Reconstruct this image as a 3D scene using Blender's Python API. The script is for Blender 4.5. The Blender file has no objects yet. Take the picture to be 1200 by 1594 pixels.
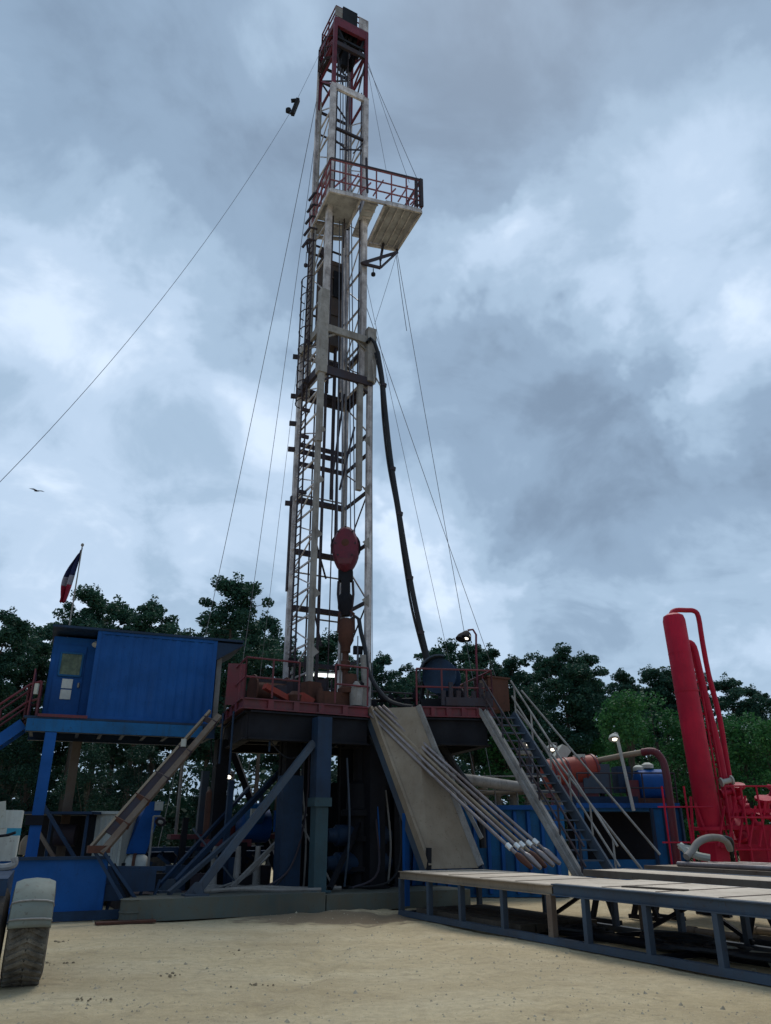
import bpy, math, random
from mathutils import Vector, Matrix, noise as mnoise
R = math.radians
V = Vector
sc = bpy.context.scene
col = sc.collection
rnd = random.Random(7)

# ---------------------------------------------------------------- camera
PITCH = R(22.6); FPX = 1182.0; EYE = 2.0
cp, sp = math.cos(PITCH), math.sin(PITCH)
cam_d = bpy.data.cameras.new('camera'); cam = bpy.data.objects.new('camera', cam_d); col.objects.link(cam)
cam.location = (0, 0, EYE); cam.rotation_euler = (math.pi/2 + PITCH, 0, 0)
cam_d.sensor_fit = 'VERTICAL'; cam_d.sensor_height = 24; cam_d.lens = 24*FPX/1594
cam_d.clip_start = .1; cam_d.clip_end = 3000
sc.camera = cam

def A(x, y, Y):
    """world point seen in direction (x,y) of the survey photo at forward distance Y"""
    u = (x-600)/FPX; v = (797-y)/FPX
    t = Y/(cp - v*sp)
    return V((u*t, Y, EYE + (sp + v*cp)*t))
def raydir(x, y):
    u = (x-600)/FPX; v = (797-y)/FPX
    return V((u, cp - v*sp, sp + v*cp)).normalized()

# ---------------------------------------------------------------- mesh builder
class MB:
    def __init__(s): s.v = []; s.f = []
    def add(s, vs, fs):
        n = len(s.v); s.v += [V(q) for q in vs]; s.f += [tuple(i+n for i in q) for q in fs]; return s
    def frame(s, c, ax, ay, az, hx, hy, hz):
        c = V(c); ax, ay, az = V(ax), V(ay), V(az)
        vs = [c + ax*hx*i + ay*hy*j + az*hz*k for i in (-1, 1) for j in (-1, 1) for k in (-1, 1)]
        return s.add(vs, [(0,1,3,2),(4,6,7,5),(0,4,5,1),(2,3,7,6),(0,2,6,4),(1,5,7,3)])
    def box(s, c, size, rz=0.0):
        x = V((math.cos(rz), math.sin(rz), 0)); y = V((-math.sin(rz), math.cos(rz), 0))
        return s.frame(c, x, y, V((0,0,1)), size[0]/2, size[1]/2, size[2]/2)
    def bar(s, p, q, w, h=None, up=(0,0,1)):
        """rectangular bar p->q, w sideways, h along up"""
        h = h or w; p, q = V(p), V(q); d = q-p; L = d.length; d.normalize()
        up = V(up)
        if abs(d.dot(up.normalized())) > .98: up = V((.478,-.879,0))
        x = d.cross(up).normalized(); z = x.cross(d).normalized()
        return s.frame((p+q)/2, d, x, z, L/2, w/2, h/2)
    def ibeam(s, p, q, w, h, t=.02, up=(0,0,1)):
        p, q = V(p), V(q); d = (q-p).normalized(); up = V(up)
        if abs(d.dot(up)) > .98: up = V((.478,-.879,0))
        x = d.cross(up).normalized(); z = x.cross(d).normalized()
        s.bar(p+z*(h/2-t/2), q+z*(h/2-t/2), w, t, up); s.bar(p-z*(h/2-t/2), q-z*(h/2-t/2), w, t, up)
        s.bar(p, q, t, h-2*t-.002, up); return s
    def tube(s, p, q, r, r2=None, n=10, cap=True):
        return s.path([p, q], [r, r if r2 is None else r2], n, cap)
    def path(s, pts, r, n=8, cap=True):
        pts = [V(q) for q in pts]; m = len(pts)
        rs = r if isinstance(r, (list, tuple)) else [r]*m
        vs = []; prev = None
        for i in range(m):
            d = (pts[min(i+1, m-1)] - pts[max(i-1, 0)]).normalized()
            if prev is None:
                ref = V((0,0,1)) if abs(d.z) < .9 else V((1,0,0))
                x = d.cross(ref).normalized()
            else:
                x = (prev - d*prev.dot(d)).normalized()
            prev = x; y = d.cross(x)
            for k in range(n):
                a = 2*math.pi*k/n
                vs.append(pts[i] + (x*math.cos(a) + y*math.sin(a))*rs[i])
        fs = [(i*n+k, i*n+(k+1) % n, (i+1)*n+(k+1) % n, (i+1)*n+k) for i in range(m-1) for k in range(n)]
        if cap: fs += [tuple(range(n))[::-1], tuple((m-1)*n+k for k in range(n))]
        return s.add(vs, fs)
    def lathe(s, o, axis, prof, n=20):
        """prof: list of (distance along axis, radius)"""
        o = V(o); d = V(axis).normalized()
        ref = V((0,0,1)) if abs(d.z) < .9 else V((1,0,0))
        x = d.cross(ref).normalized(); y = d.cross(x)
        vs = [o + d*h + (x*math.cos(2*math.pi*k/n) + y*math.sin(2*math.pi*k/n))*max(r, .001) for h, r in prof for k in range(n)]
        m = len(prof)
        fs = [(i*n+k, i*n+(k+1) % n, (i+1)*n+(k+1) % n, (i+1)*n+k) for i in range(m-1) for k in range(n)]
        fs += [tuple(range(n))[::-1], tuple((m-1)*n+k for k in range(n))]
        return s.add(vs, fs)
    def slab(s, poly, z0, z1):
        n = len(poly); vs = [(p[0], p[1], z0) for p in poly] + [(p[0], p[1], z1) for p in poly]
        return s.add(vs, [tuple(range(n))[::-1], tuple(range(n, 2*n))] + [(i, (i+1) % n, n+(i+1) % n, n+i) for i in range(n)])
    def plate(s, quad, t):
        """solid plate from any planar polygon"""
        q = [V(x) for x in quad]; nrm = (q[1]-q[0]).cross(q[2]-q[0]).normalized()*t/2
        n = len(q)
        return s.add([x+nrm for x in q]+[x-nrm for x in q],
                     [tuple(range(n)), tuple(range(n, 2*n))[::-1]] + [(i, n+i, n+(i+1) % n, (i+1) % n) for i in range(n)])
    def build(s, name, m, parent=None, loc=None, flat=False):
        me = bpy.data.meshes.new(name)
        if loc is None:
            if parent is not None: o0 = wl(parent)
            else:
                xs = [q.x for q in s.v]; ys = [q.y for q in s.v]; zs = [q.z for q in s.v]
                o0 = V(((min(xs)+max(xs))/2, (min(ys)+max(ys))/2, min(zs)))
        else: o0 = V(loc)
        me.from_pydata([tuple(q-o0) for q in s.v], [], s.f); me.validate(); 
        me.materials.append(m)
        if not flat:
            me.polygons.foreach_set('use_smooth', [True]*len(me.polygons)); me.set_sharp_from_angle(angle=R(38))
        me.update()
        o = bpy.data.objects.new(name, me); col.objects.link(o)
        if parent is not None:
            o.parent = parent
        else: o.location = o0
        return o
def wl(o):
    L = V((0,0,0))
    while o is not None: L += o.location; o = o.parent
    return L
def tag(o, label=None, cat=None, group=None, kind=None):
    if label: o['label'] = label
    if cat: o['category'] = cat
    if group: o['group'] = group
    if kind: o['kind'] = kind
    return o
def thing(name, label, cat, loc, group=None):
    o = bpy.data.objects.new(name, None); o.empty_display_size = .3; col.objects.link(o); o.location = V(loc)
    return tag(o, label, cat, group)
def copy_tree(o, parent=None):
    c = o.copy(); col.objects.link(c); c.parent = parent
    for ch in [k for k in bpy.data.objects if k.parent == o]: copy_tree(ch, c)
    return c

# ---------------------------------------------------------------- materials
def newmat(name):
    m = bpy.data.materials.new(name); m.use_nodes = True; nt = m.node_tree
    return m, nt, nt.nodes['Principled BSDF']
def ramp(nt, fac, stops):
    n = nt.nodes.new('ShaderNodeValToRGB'); e = n.color_ramp.elements
    while len(e) < len(stops): e.new(.5)
    for k, (p, c) in enumerate(stops):
        e[k].position = p; e[k].color = (*c, 1) if len(c) == 3 else c
    nt.links.new(fac, n.inputs[0]); return n.outputs[0]
def noise_n(nt, vec, scale, detail=6, rough=.55, dist=0):
    n = nt.nodes.new('ShaderNodeTexNoise'); n.inputs['Scale'].default_value = scale
    n.inputs['Detail'].default_value = detail; n.inputs['Roughness'].default_value = rough; n.inputs['Distortion'].default_value = dist
    nt.links.new(vec, n.inputs['Vector']); return n.outputs['Fac']
def mix(nt, fac, a, b, mode='MIX'):
    n = nt.nodes.new('ShaderNodeMix'); n.data_type = 'RGBA'; n.blend_type = mode
    for sock, val in ((n.inputs[0], fac), (n.inputs[6], a), (n.inputs[7], b)):
        if hasattr(val, 'links') or hasattr(val, 'is_linked'): nt.links.new(val, sock)
        elif isinstance(val, (int, float)): sock.default_value = val
        else: sock.default_value = (*val, 1)
    return n.outputs[2]
def paint(name, c, dirt=(.09,.07,.05), amount=.35, rough=.55, metal=0.0, scale=1.4, streak=True, bump=.15):
    """weathered paint: base colour varied by clouds of wear, drips running down and chips showing dirt / rust"""
    m, nt, b = newmat(name)
    tc = nt.nodes.new('ShaderNodeTexCoord'); obj = tc.outputs['Object']
    mp = nt.nodes.new('ShaderNodeMapping'); mp.inputs['Scale'].default_value = (3.2, 3.2, .35); nt.links.new(obj, mp.inputs['Vector'])
    n1 = noise_n(nt, obj, scale, 7, .62); n2 = noise_n(nt, mp.outputs[0], scale*1.6, 5, .6); n3 = noise_n(nt, obj, scale*9, 5, .6)
    n4 = noise_n(nt, obj, .45, 3, .5)
    tone = ramp(nt, n4, [(.3, tuple(x*.72 for x in c)), (.7, tuple(min(x*1.22, .95) for x in c))])
    f1 = ramp(nt, n1, [(.5-.18*amount, (0,0,0)), (.78-.1*amount, (amount,)*3)])
    c1 = mix(nt, f1, tone, dirt)
    f2 = ramp(nt, n2, [(.52, (0,0,0)), (.78, (amount*.9 if streak else 0,)*3)])
    c2 = mix(nt, f2, c1, dirt)
    f3 = ramp(nt, n3, [(.62, (0,0,0)), (.68, (amount*1.2,)*3)])
    c3 = mix(nt, f3, c2, tuple(x*.8 for x in dirt))
    nt.links.new(c3, b.inputs['Base Color'])
    rr = ramp(nt, n1, [(.2, (max(rough-.12, .05),)*3), (.8, (min(rough+.25, 1),)*3)]); nt.links.new(rr, b.inputs['Roughness'])
    b.inputs['Metallic'].default_value = metal; b.inputs['Specular IOR Level'].default_value = .28
    bp = nt.nodes.new('ShaderNodeBump'); bp.inputs['Strength'].default_value = bump; bp.inputs['Distance'].default_value = .02
    nt.links.new(n3, bp.inputs['Height']); nt.links.new(bp.outputs[0], b.inputs['Normal'])
    return m
def lampmat(name, c, s):
    m, nt, b = newmat(name); b.inputs['Base Color'].default_value = (*c, 1)
    b.inputs['Emission Color'].default_value = (*c, 1); b.inputs['Emission Strength'].default_value = s; return m

RUST = (.11,.045,.022)
M = dict(
 blue=paint('blue_paint', (.0008,.068,.265), (.003,.035,.12), .4, .6),
 blue_tank=paint('faded_blue_paint', (.003,.095,.255), (.02,.04,.06), .5, .6),
 blue_dark=paint('dark_blue_steel', (.010,.032,.075), (.015,.018,.025), .5, .6),
 slate=paint('slate_blue_steel', (.045,.068,.10), (.06,.05,.05), .5, .6),
 green_grey=paint('grey_green_steel', (.03,.065,.08), (.04,.035,.03), .4, .6),
 boat=paint('muddy_grey_steel', (.085,.10,.09), (.12,.09,.055), .6, .8),
 red=paint('red_paint', (.135,.020,.030), (.055,.05,.055), .65, .5),
 crimson=paint('crimson_paint', (.37,.0012,.024), (.16,.005,.024), .4, .55),
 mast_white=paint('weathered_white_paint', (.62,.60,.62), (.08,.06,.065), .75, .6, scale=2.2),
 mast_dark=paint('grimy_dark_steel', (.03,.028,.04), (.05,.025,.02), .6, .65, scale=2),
 mast_red=paint('faded_red_paint', (.15,.02,.04), (.05,.03,.045), .6, .6, scale=2),
 mast_grey=paint('dull_grey_paint', (.27,.26,.25), (.08,.065,.055), .6, .65, scale=2),
 board_grey=paint('pale_board_plate', (.42,.43,.46), (.14,.13,.13), .6, .7, scale=2),
 board_red=paint('pinkish_faded_rail', (.27,.095,.115), (.07,.05,.06), .6, .7, scale=3),
 black_blue=paint('oily_steel_and_shade', (.004,.005,.010), (.008,.006,.006), .5, .7),  # black steel parts, and the panels that stand in for shade
 brown=paint('rusty_brown_steel', (.145,.115,.09), (.09,.045,.03), .6, .75),
 rust=paint('rusted_steel', (.09,.036,.024), (.03,.018,.015), .6, .8),
 orange=paint('orange_red_paint', (.28,.042,.028), (.08,.03,.025), .45, .55),
 tan=paint('scuffed_tan_steel', (.25,.20,.145), (.13,.09,.06), .5, .6),
 deck=paint('dusty_deck_plate', (.55,.47,.38), (.2,.15,.1), .55, .8, scale=.9),
 pipe=paint('bare_pipe_steel', (.26,.23,.23), (.10,.06,.045), .6, .42, .55),
 pipe_end=paint('bright_pipe_thread', (.75,.75,.74), (.3,.25,.2), .25, .3, .6),
 hose=paint('black_rubber', (.012,.014,.02), (.04,.035,.03), .4, .5),
 grey_hose=paint('pale_grey_hose', (.24,.225,.21), (.14,.11,.08), .6, .8),
 wire=paint('galvanised_wire', (.13,.145,.19), (.08,.09,.11), .2, .6),
 white=paint('white_paint', (.42,.44,.42), (.2,.17,.14), .4, .6),
 cream=paint('off_white_panel', (.44,.45,.41), (.2,.17,.12), .4, .7),
 mud=paint('mud_caked_tyre', (.19,.165,.13), (.04,.036,.032), .9, .95, scale=5, streak=False, bump=.9),
 rubber=paint('tyre_rubber', (.02,.02,.022), (.12,.09,.06), .6, .85, scale=4, streak=False),
 fender=paint('grey_green_fender', (.165,.185,.16), (.12,.10,.075), .5, .6),
 glass=paint('dusty_window', (.03,.05,.03), (.16,.2,.13), .9, .2, scale=3),
 paper=paint('paper_notice', (.6,.62,.6), (.3,.3,.3), .4, .8, scale=12),
 stack=paint('dark_brown_housing', (.07,.06,.058), (.10,.06,.05), .6, .8, scale=2),
 timber=paint('old_timber', (.07,.055,.042), (.03,.025,.02), .6, .9, scale=3),
 cyan=paint('turquoise_paint', (.02,.25,.40), (.05,.1,.1), .3, .5),
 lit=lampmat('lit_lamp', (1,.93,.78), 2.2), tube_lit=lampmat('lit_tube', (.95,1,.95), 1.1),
 flag_blue=paint('flag_blue_cloth', (.012,.018,.07), (.02,.02,.05), .2, .9, streak=False),
 flag_white=paint('flag_white_cloth', (.24,.23,.28), (.2,.12,.15), .2, .9, streak=False),
 flag_red=paint('flag_red_cloth', (.24,.008,.03), (.14,.006,.02), .3, .9, streak=False),
 bird=paint('dark_feathers', (.03,.03,.035), (.05,.05,.05), .3, .9, streak=False),
)
av = V((.478,-.879,0)); bv = V((.879,.478,0)); up = V((0,0,1))   # rig axes: out through the V-door, and across the rig
RZ = math.atan2(.478, .879)
def railing(mb, pts, h=1.05, r=.028, post=1.3, mids=(.5,), n=6):
    """tubular guard rail along a polyline of floor points"""
    pts = [V(q) for q in pts]
    for p, q in zip(pts, pts[1:]):
        L = (q-p).length; k = max(1, round(L/post))
        for i in range(k+1):
            c = p.lerp(q, i/k); mb.tube(c, c+up*h, r, n=n)
        for m_ in (*mids, 1.0): mb.tube(p+up*h*m_, q+up*h*m_, r, n=n)
    return mb
# ---------------------------------------------------------------- sky and light
SUN_EL, SUN_AZ = R(60), R(15)            # high behind the cloud, beyond the rig
w = bpy.data.worlds.new('World'); sc.world = w; w.use_nodes = True; nt = w.node_tree
for n in list(nt.nodes): nt.nodes.remove(n)
L = nt.links.new
tc = nt.nodes.new('ShaderNodeTexCoord'); dirv = tc.outputs['Generated']
def vm(op, a, b=None):
    n = nt.nodes.new('ShaderNodeVectorMath'); n.operation = op
    for k, q in enumerate((a, b)):
        if q is None: continue
        if hasattr(q, 'is_linked'): L(q, n.inputs[k])
        else: n.inputs[k].default_value = q
    return n
def ma(op, a, b=None, c=None, clamp=False):
    n = nt.nodes.new('ShaderNodeMath'); n.operation = op; n.use_clamp = clamp
    for k, q in enumerate((a, b, c)):
        if q is None: continue
        if hasattr(q, 'is_linked'): L(q, n.inputs[k])
        else: n.inputs[k].default_value = q
    return n.outputs[0]
sep = nt.nodes.new('ShaderNodeSeparateXYZ'); L(dirv, sep.inputs[0])
zc = ma('MAXIMUM', sep.outputs[2], .0); zd = ma('ADD', zc, .42)
comb = nt.nodes.new('ShaderNodeCombineXYZ')
L(ma('DIVIDE', sep.outputs[0], zd), comb.inputs[0]); L(ma('DIVIDE', sep.outputs[1], zd), comb.inputs[1])
plane = comb.outputs[0]                   # cloud deck seen in perspective
def nz(vec, scale, detail, rough, dist=0.0):
    n = nt.nodes.new('ShaderNodeTexNoise'); n.inputs['Scale'].default_value = scale; n.inputs['Detail'].default_value = detail
    n.inputs['Roughness'].default_value = rough; n.inputs['Distortion'].default_value = dist; L(vec, n.inputs['Vector']); return n
wn = nz(dirv, 5.0, 5, .6)
warp = vm('MULTIPLY', vm('SUBTRACT', wn.outputs['Color'], (.5,.5,.5)).outputs[0], (.34,.34,.34)).outputs[0]
dw = vm('NORMALIZE', vm('ADD', dirv, warp).outputs[0]).outputs[0]
# places where the cloud is thin (bright) or thick (dark): photo direction, angular radius in degrees, weight
BL = [(450,640,7,.2),(600,850,5,.22),(60,400,7,.08),(200,400,6,.08),(700,830,7,.12),(1180,250,8,.12),(940,40,8,.12),(130,400,12,.13),(30,560,13,.14),(160,760,15,.22),(330,620,9,.12),(300,30,9,.10),(780,430,6,.16),(850,520,6,.18),(720,400,5,.14),(880,300,6,.12),(1130,640,6,.12),(980,430,5,.08),(1090,215,10,.16),
      (1170,600,8,.34),(1120,480,7,.15),(900,330,9,.12),(560,820,9,.16),(900,960,16,.12),(640,970,12,.18),(1130,960,14,.16),(60,870,14,.2),
      (380,240,14,-.07),(680,180,13,-.10),(850,60,14,-.12),(1120,60,14,-.16),(60,660,7,-.16),(770,520,6,-.20),(930,760,13,-.10),(1100,800,13,-.12),
      (960,880,10,-.12),(250,700,6,-.08),(400,480,9,-.06),(650,600,10,-.07),(500,0,20,-.08),(200,200,12,-.04),(960,600,8,-.1)]
tot = None
for bx_, by_, rad, wt in BL:
    d = raydir(bx_, by_)
    dt = vm('DOT_PRODUCT', dw, tuple(d)).outputs['Value']
    mr = nt.nodes.new('ShaderNodeMapRange'); mr.interpolation_type = 'SMOOTHSTEP'
    L(dt, mr.inputs[0]); mr.inputs[1].default_value = math.cos(R(rad)); mr.inputs[2].default_value = 1.0
    mr.inputs[3].default_value = 0; mr.inputs[4].default_value = wt
    tot = mr.outputs[0] if tot is None else ma('ADD', tot, mr.outputs[0])
n_big = nz(plane, 1.7, 6, .52, .35).outputs['Fac']; n_fine = nz(plane, 4.2, 7, .56, .5).outputs['Fac']
val = ma('ADD', ma('ADD', ma('MULTIPLY', ma('SUBTRACT', n_big, .5), 1.2), ma('MULTIPLY', ma('SUBTRACT', n_fine, .5), 1.1)), tot)
val = ma('ADD', val, .38)
rp = nt.nodes.new('ShaderNodeValToRGB'); e = rp.color_ramp.elements
stops = [(.0,(.17,.24,.335)),(.3,(.235,.33,.45)),(.5,(.32,.435,.57)),(.7,(.43,.55,.70)),(.95,(.60,.71,.85))]
while len(e) < len(stops): e.new(.5)
for k, (q, c) in enumerate(stops): e[k].position = q; e[k].color = (*c, 1)
rp.color_ramp.interpolation = 'EASE'; L(val, rp.inputs[0])
sky = nt.nodes.new('ShaderNodeTexSky'); sky.sky_type = 'NISHITA'; sky.sun_disc = False; sky.sun_elevation = SUN_EL; sky.sun_rotation = SUN_AZ
bg1 = nt.nodes.new('ShaderNodeBackground'); L(sky.outputs[0], bg1.inputs[0]); bg1.inputs[1].default_value = .05
bg2 = nt.nodes.new('ShaderNodeBackground'); L(rp.outputs[0], bg2.inputs[0]); bg2.inputs[1].default_value = 1.0
mx = nt.nodes.new('ShaderNodeMixShader'); mx.inputs[0].default_value = .9
L(bg1.outputs[0], mx.inputs[1]); L(bg2.outputs[0], mx.inputs[2])
out = nt.nodes.new('ShaderNodeOutputWorld'); L(mx.outputs[0], out.inputs[0])
sd = bpy.data.lights.new('sun', 'SUN'); sd.energy = 1.5; sd.angle = R(22); sd.color = (1,.96,.88)
so = bpy.data.objects.new('sun', sd); col.objects.link(so)
sdir = V((math.sin(SUN_AZ)*math.cos(SUN_EL), math.cos(SUN_AZ)*math.cos(SUN_EL), math.sin(SUN_EL)))
so.rotation_euler = sdir.to_track_quat('Z', 'Y').to_euler(); so.location = (0, 0, 60)
sc.view_settings.view_transform = 'Standard'; sc.view_settings.look = 'None'; sc.view_settings.exposure = .42; sc.view_settings.gamma = 1

# ---------------------------------------------------------------- ground
def axis(lo, hi, n, c, k):
    out = []
    for i in range(n+1):
        t = i/n*2-1; s_ = math.copysign(abs(t)**k, t)
        out.append(c + (s_*(hi-c) if s_ > 0 else -s_*(lo-c)))
    return out
xs = axis(-900, 900, 420, -1, 3.4); ys = axis(-500, 1500, 420, 15, 3.6)
def gz(x, y):
    d = math.hypot(x, y-14)
    k = max(0, 1-d/60)
    z = (mnoise.noise(V((x*.35, y*.35, 0)))*.05 + mnoise.noise(V((x*1.3, y*1.3, 3)))*.022 + mnoise.noise(V((x*4, y*4, 5)))*.010)*k
    for c_, dr_ in ((-3.0,.22),(-1.2,.22),(1.2,-.12)):
        u_ = x - c_ - (y-14)*dr_ - .5*math.sin(y*.2)
        z -= .035*math.exp(-(u_/.22)**2)*k; z += .018*math.exp(-((abs(u_)-.38)/.12)**2)*k
    # wheel ruts and the low bank of spoil in front of the base
    bank = math.exp(-((V((x+1.6, y-21.4, 0)).dot(av))/.5)**2)*math.exp(-((V((x+1.2, y-21.4, 0)).dot(bv))/2.6)**2)*.07
    return z + bank - .02
mb = MB(); nx = len(xs)
mb.add([(x, y, gz(x, y)) for y in ys for x in xs], [(j*nx+i, j*nx+i+1, (j+1)*nx+i+1, (j+1)*nx+i) for j in range(len(ys)-1) for i in range(nx-1)])
m, nt2, b = newmat('pale_caliche_ground')
tcg = nt2.nodes.new('ShaderNodeTexCoord').outputs['Object']
mpg = nt2.nodes.new('ShaderNodeMapping'); mpg.inputs['Scale'].default_value = (.7,1.3,1); nt2.links.new(tcg, mpg.inputs[0])
nA = noise_n(nt2, mpg.outputs[0], .55, 8, .6, .3); nB = noise_n(nt2, tcg, 6, 10, .78); nC = noise_n(nt2, mpg.outputs[0], 2.6, 6, .62)
nD = noise_n(nt2, mpg.outputs[0], .16, 3, .5)
c0 = ramp(nt2, nA, [(.3,(.50,.385,.215)), (.5,(.63,.505,.30)), (.7,(.72,.605,.39))])
c1 = mix(nt2, ramp(nt2, nB, [(.35,(.45,)*3), (.6,(0,)*3)]), c0, (.27,.205,.125))
c2 = mix(nt2, ramp(nt2, nC, [(.55,(0,)*3), (.72,(.5,)*3)]), c1, (.29,.22,.135))
vor = nt2.nodes.new('ShaderNodeTexVoronoi'); vor.inputs['Scale'].default_value = 22; nt2.links.new(tcg, vor.inputs['Vector'])
c3 = mix(nt2, ramp(nt2, vor.outputs['Distance'], [(.08,(.4,)*3), (.28,(0,)*3)]), c2, (.70,.64,.50))
# soaked brown earth in front of the steel base
geo = nt2.nodes.new('ShaderNodeMapping'); geo.inputs['Location'].default_value = (0,0,0); nt2.links.new(tcg, geo.inputs[0])
gr = nt2.nodes.new('ShaderNodeVectorMath'); gr.operation = 'DISTANCE'
sc2 = nt2.nodes.new('ShaderNodeVectorMath'); sc2.operation = 'MULTIPLY'; sc2.inputs[1].default_value = (.36,.75,1); nt2.links.new(tcg, sc2.inputs[0])
G0 = V((-1.2, 20.7, 0)); gr.inputs[1].default_value = (G0.x*.36, G0.y*.75, 0); nt2.links.new(sc2.outputs[0], gr.inputs[0])
addn = nt2.nodes.new('ShaderNodeMath'); addn.operation = 'MULTIPLY_ADD'; nt2.links.new(nC, addn.inputs[0]); addn.inputs[1].default_value = 1.6; nt2.links.new(gr.outputs['Value'], addn.inputs[2])
c4 = mix(nt2, ramp(nt2, addn.outputs[0], [(.0,(.85,)*3), (1.0,(.0,)*3)]), c3, (.15,.10,.06))
mrn = [n for n in nt2.nodes if n.type == 'VALTORGB'][-1]; mrn.color_ramp.elements[0].position = .80; mrn.color_ramp.elements[1].position = .98
dv = nt2.nodes.new('ShaderNodeMath'); dv.operation = 'DIVIDE'; nt2.links.new(addn.outputs[0], dv.inputs[0]); dv.inputs[1].default_value = 1.9
nt2.links.new(dv.outputs[0], mrn.inputs[0])
c4 = mix(nt2, ramp(nt2, nD, [(.35,(.0,)*3), (.68,(.42,)*3)]), c4, (.36,.28,.18))
nt2.links.new(c4, b.inputs['Base Color']); b.inputs['Roughness'].default_value = .95
bp = nt2.nodes.new('ShaderNodeBump'); bp.inputs['Strength'].default_value = .9; bp.inputs['Distance'].default_value = .09
nt2.links.new(nB, bp.inputs['Height']); nt2.links.new(bp.outputs[0], b.inputs['Normal'])
g = mb.build('ground', m, loc=(0,0,0)); tag(g, kind='structure')
# loose stones: one uncountable scatter
mb = MB(); rs = random.Random(3)
for i in range(9000):
    y = 8.5 + 20*rs.random()**1.2; x = (rs.random()*2-1)*(y*.62+1)
    r = .006 + .018*rs.random()**3 + (.03*rs.random() if rs.random() < .02 else 0)
    z = gz(x, y); p = V((x, y, z+r*.3)); a0 = rs.random()*6
    vs = [p + V((math.cos(a0+k*1.2566)*r*(.7+.6*rs.random()), math.sin(a0+k*1.2566)*r*(.7+.6*rs.random()), -r*.4)) for k in range(5)] + [p+V((rs.uniform(-.3,.3)*r, rs.uniform(-.3,.3)*r, r*.6))]
    mb.add(vs, [(k, (k+1) % 5, 5) for k in range(5)])
tag(mb.build('gravel', paint('limestone_chips', (.42,.37,.27), (.2,.15,.1), .5, .9, scale=6), loc=(0,0,0), flat=True), 'pale loose gravel scattered over the sandy yard', 'gravel', kind='stuff')
# small clods and dark scraps that show on the yard
mb = MB()
for (px_, py_, s_) in ((365,1478,.22),(265,1515,.14),(80,1463,.2),(95,1500,.16),(400,1532,.16),(150,1555,.12),(610,1408,.2)):
    t = (0-EYE)/(raydir(px_, py_).z); q = raydir(px_, py_)*t; c = V((q.x, q.y, gz(q.x, q.y)))
    for j in range(9):
        o_ = c + V((rs.gauss(0, s_), rs.gauss(0, s_*.5), .01)); r = .008+.022*rs.random()
        mb.lathe(o_, (0,0,1), [(-.01, r), (r*.3, r*.8), (r*.6, r*.3)], 6)
tag(mb.build('clods', paint('dark_clod_earth', (.24,.19,.12), (.14,.11,.07), .5, .95), loc=(0,0,0), flat=True), 'dark clods and scraps lying on the sandy yard', 'clods', kind='stuff')
# ---------------------------------------------------------------- drilling mast
FZ = 5.45                                  # rig floor level
MC = V((-1.95, 25.0, 0))
mast = thing('drilling_mast', 'tall weathered white lattice mast with red top standing on the rig floor', 'mast', (MC.x, MC.y, FZ))
def mp_(s, d, z, h=1.0, cx=None):
    """point on the mast: s across, d towards the V-door, half width h"""
    o = V((-.05*(z-FZ)/30, 0, 0))
    return V((MC.x, MC.y, z)) + o + bv*s*h + av*d*h
ZL = 19.7                                  # top of the lower section
for s in (-1, 1):
    for d in (-1, 1):
        m_ = MB()
        m_.bar(mp_(s,d,FZ), mp_(s,d,ZL), .17, .17, up=av)
        m_.build('mast_leg', M['mast_white'] if (s, d) != (-1, 1) else M['mast_grey'], mast)
LV = [FZ+.1, 7.1, 9.0, 11.05, 13.05, 14.55, 15.35, 17.45, 17.75, 19.3]
# girts of the back face, and the left and right faces with their lacing
def face(name, p0, p1, levels, h, mat, w=.07, diag=True, dg=.05, flip=0):
    m1 = MB()
    for i, z in enumerate(levels):
        m1.bar(mp_(*p0, z, h), mp_(*p1, z, h), w, w*1.2)
    if diag:
        for i, (z0, z1) in enumerate(zip(levels, levels[1:])):
            a_, b_ = (p0, p1) if (i+flip) % 2 else (p1, p0)
            if z1-z0 < .8: continue
            m1.bar(mp_(*a_, z0, h), mp_(*b_, z1, h), dg, dg)
    m1.build(name, mat, mast)
fine = [FZ+.1+i*.93 for i in range(16)]
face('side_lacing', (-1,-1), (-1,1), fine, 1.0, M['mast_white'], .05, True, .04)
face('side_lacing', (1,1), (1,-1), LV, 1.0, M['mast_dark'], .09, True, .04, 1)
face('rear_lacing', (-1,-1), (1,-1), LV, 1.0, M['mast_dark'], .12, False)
for z in (9.0, 11.05, 13.05, 15.0):        # dark girts across
    for dd in (-.88,):
        MB().bar(mp_(-.9,dd,z), mp_(.9,dd,z), .12, .16).build('girt', M['mast_dark'], mast)
for z in (8.75, 10.35, 13.35):
    MB().tube(mp_(-.95,-1.1,z), mp_(.95,-1.1,z), .03).build('girt', M['mast_grey'], mast)
# crossing collar where the upper section telescopes out
for z, hh, mt in ((19.35,.3,'mast_grey'), (17.5,.34,'mast_dark')):
    m_ = MB()
    for (p, q) in (((-1,1),(1,1)), ((-1,-1),(1,-1)), ((-1,-1),(-1,1)), ((1,-1),(1,1))):
        m_.bar(mp_(*p, z, 1.06), mp_(*q, z, 1.06), .12, hh)
    m_.bar(mp_(-1,1,z-.5,1.0), mp_(-.3,1,z-.02,1.0), .07); m_.bar(mp_(1,1,z-.5,1.0), mp_(.3,1,z-.02,1.0), .07)
    m_.build('collar', M[mt], mast)
m_ = MB(); m_.bar(mp_(-1.0,1.05,17.3), mp_(-1.0,1.05,21.0), .34, .3, up=av); m_.bar(mp_(-1.0,1.05,14.5), mp_(-1.0,1.05,17.3), .2, .2, up=av)
m_.build('guide_column', M['mast_grey'], mast)
MB().bar(mp_(1.02,1.05,17.5), mp_(1.02,1.05,19.9), .36, .3, up=av).build('guide_column', M['mast_grey'], mast)
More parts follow.
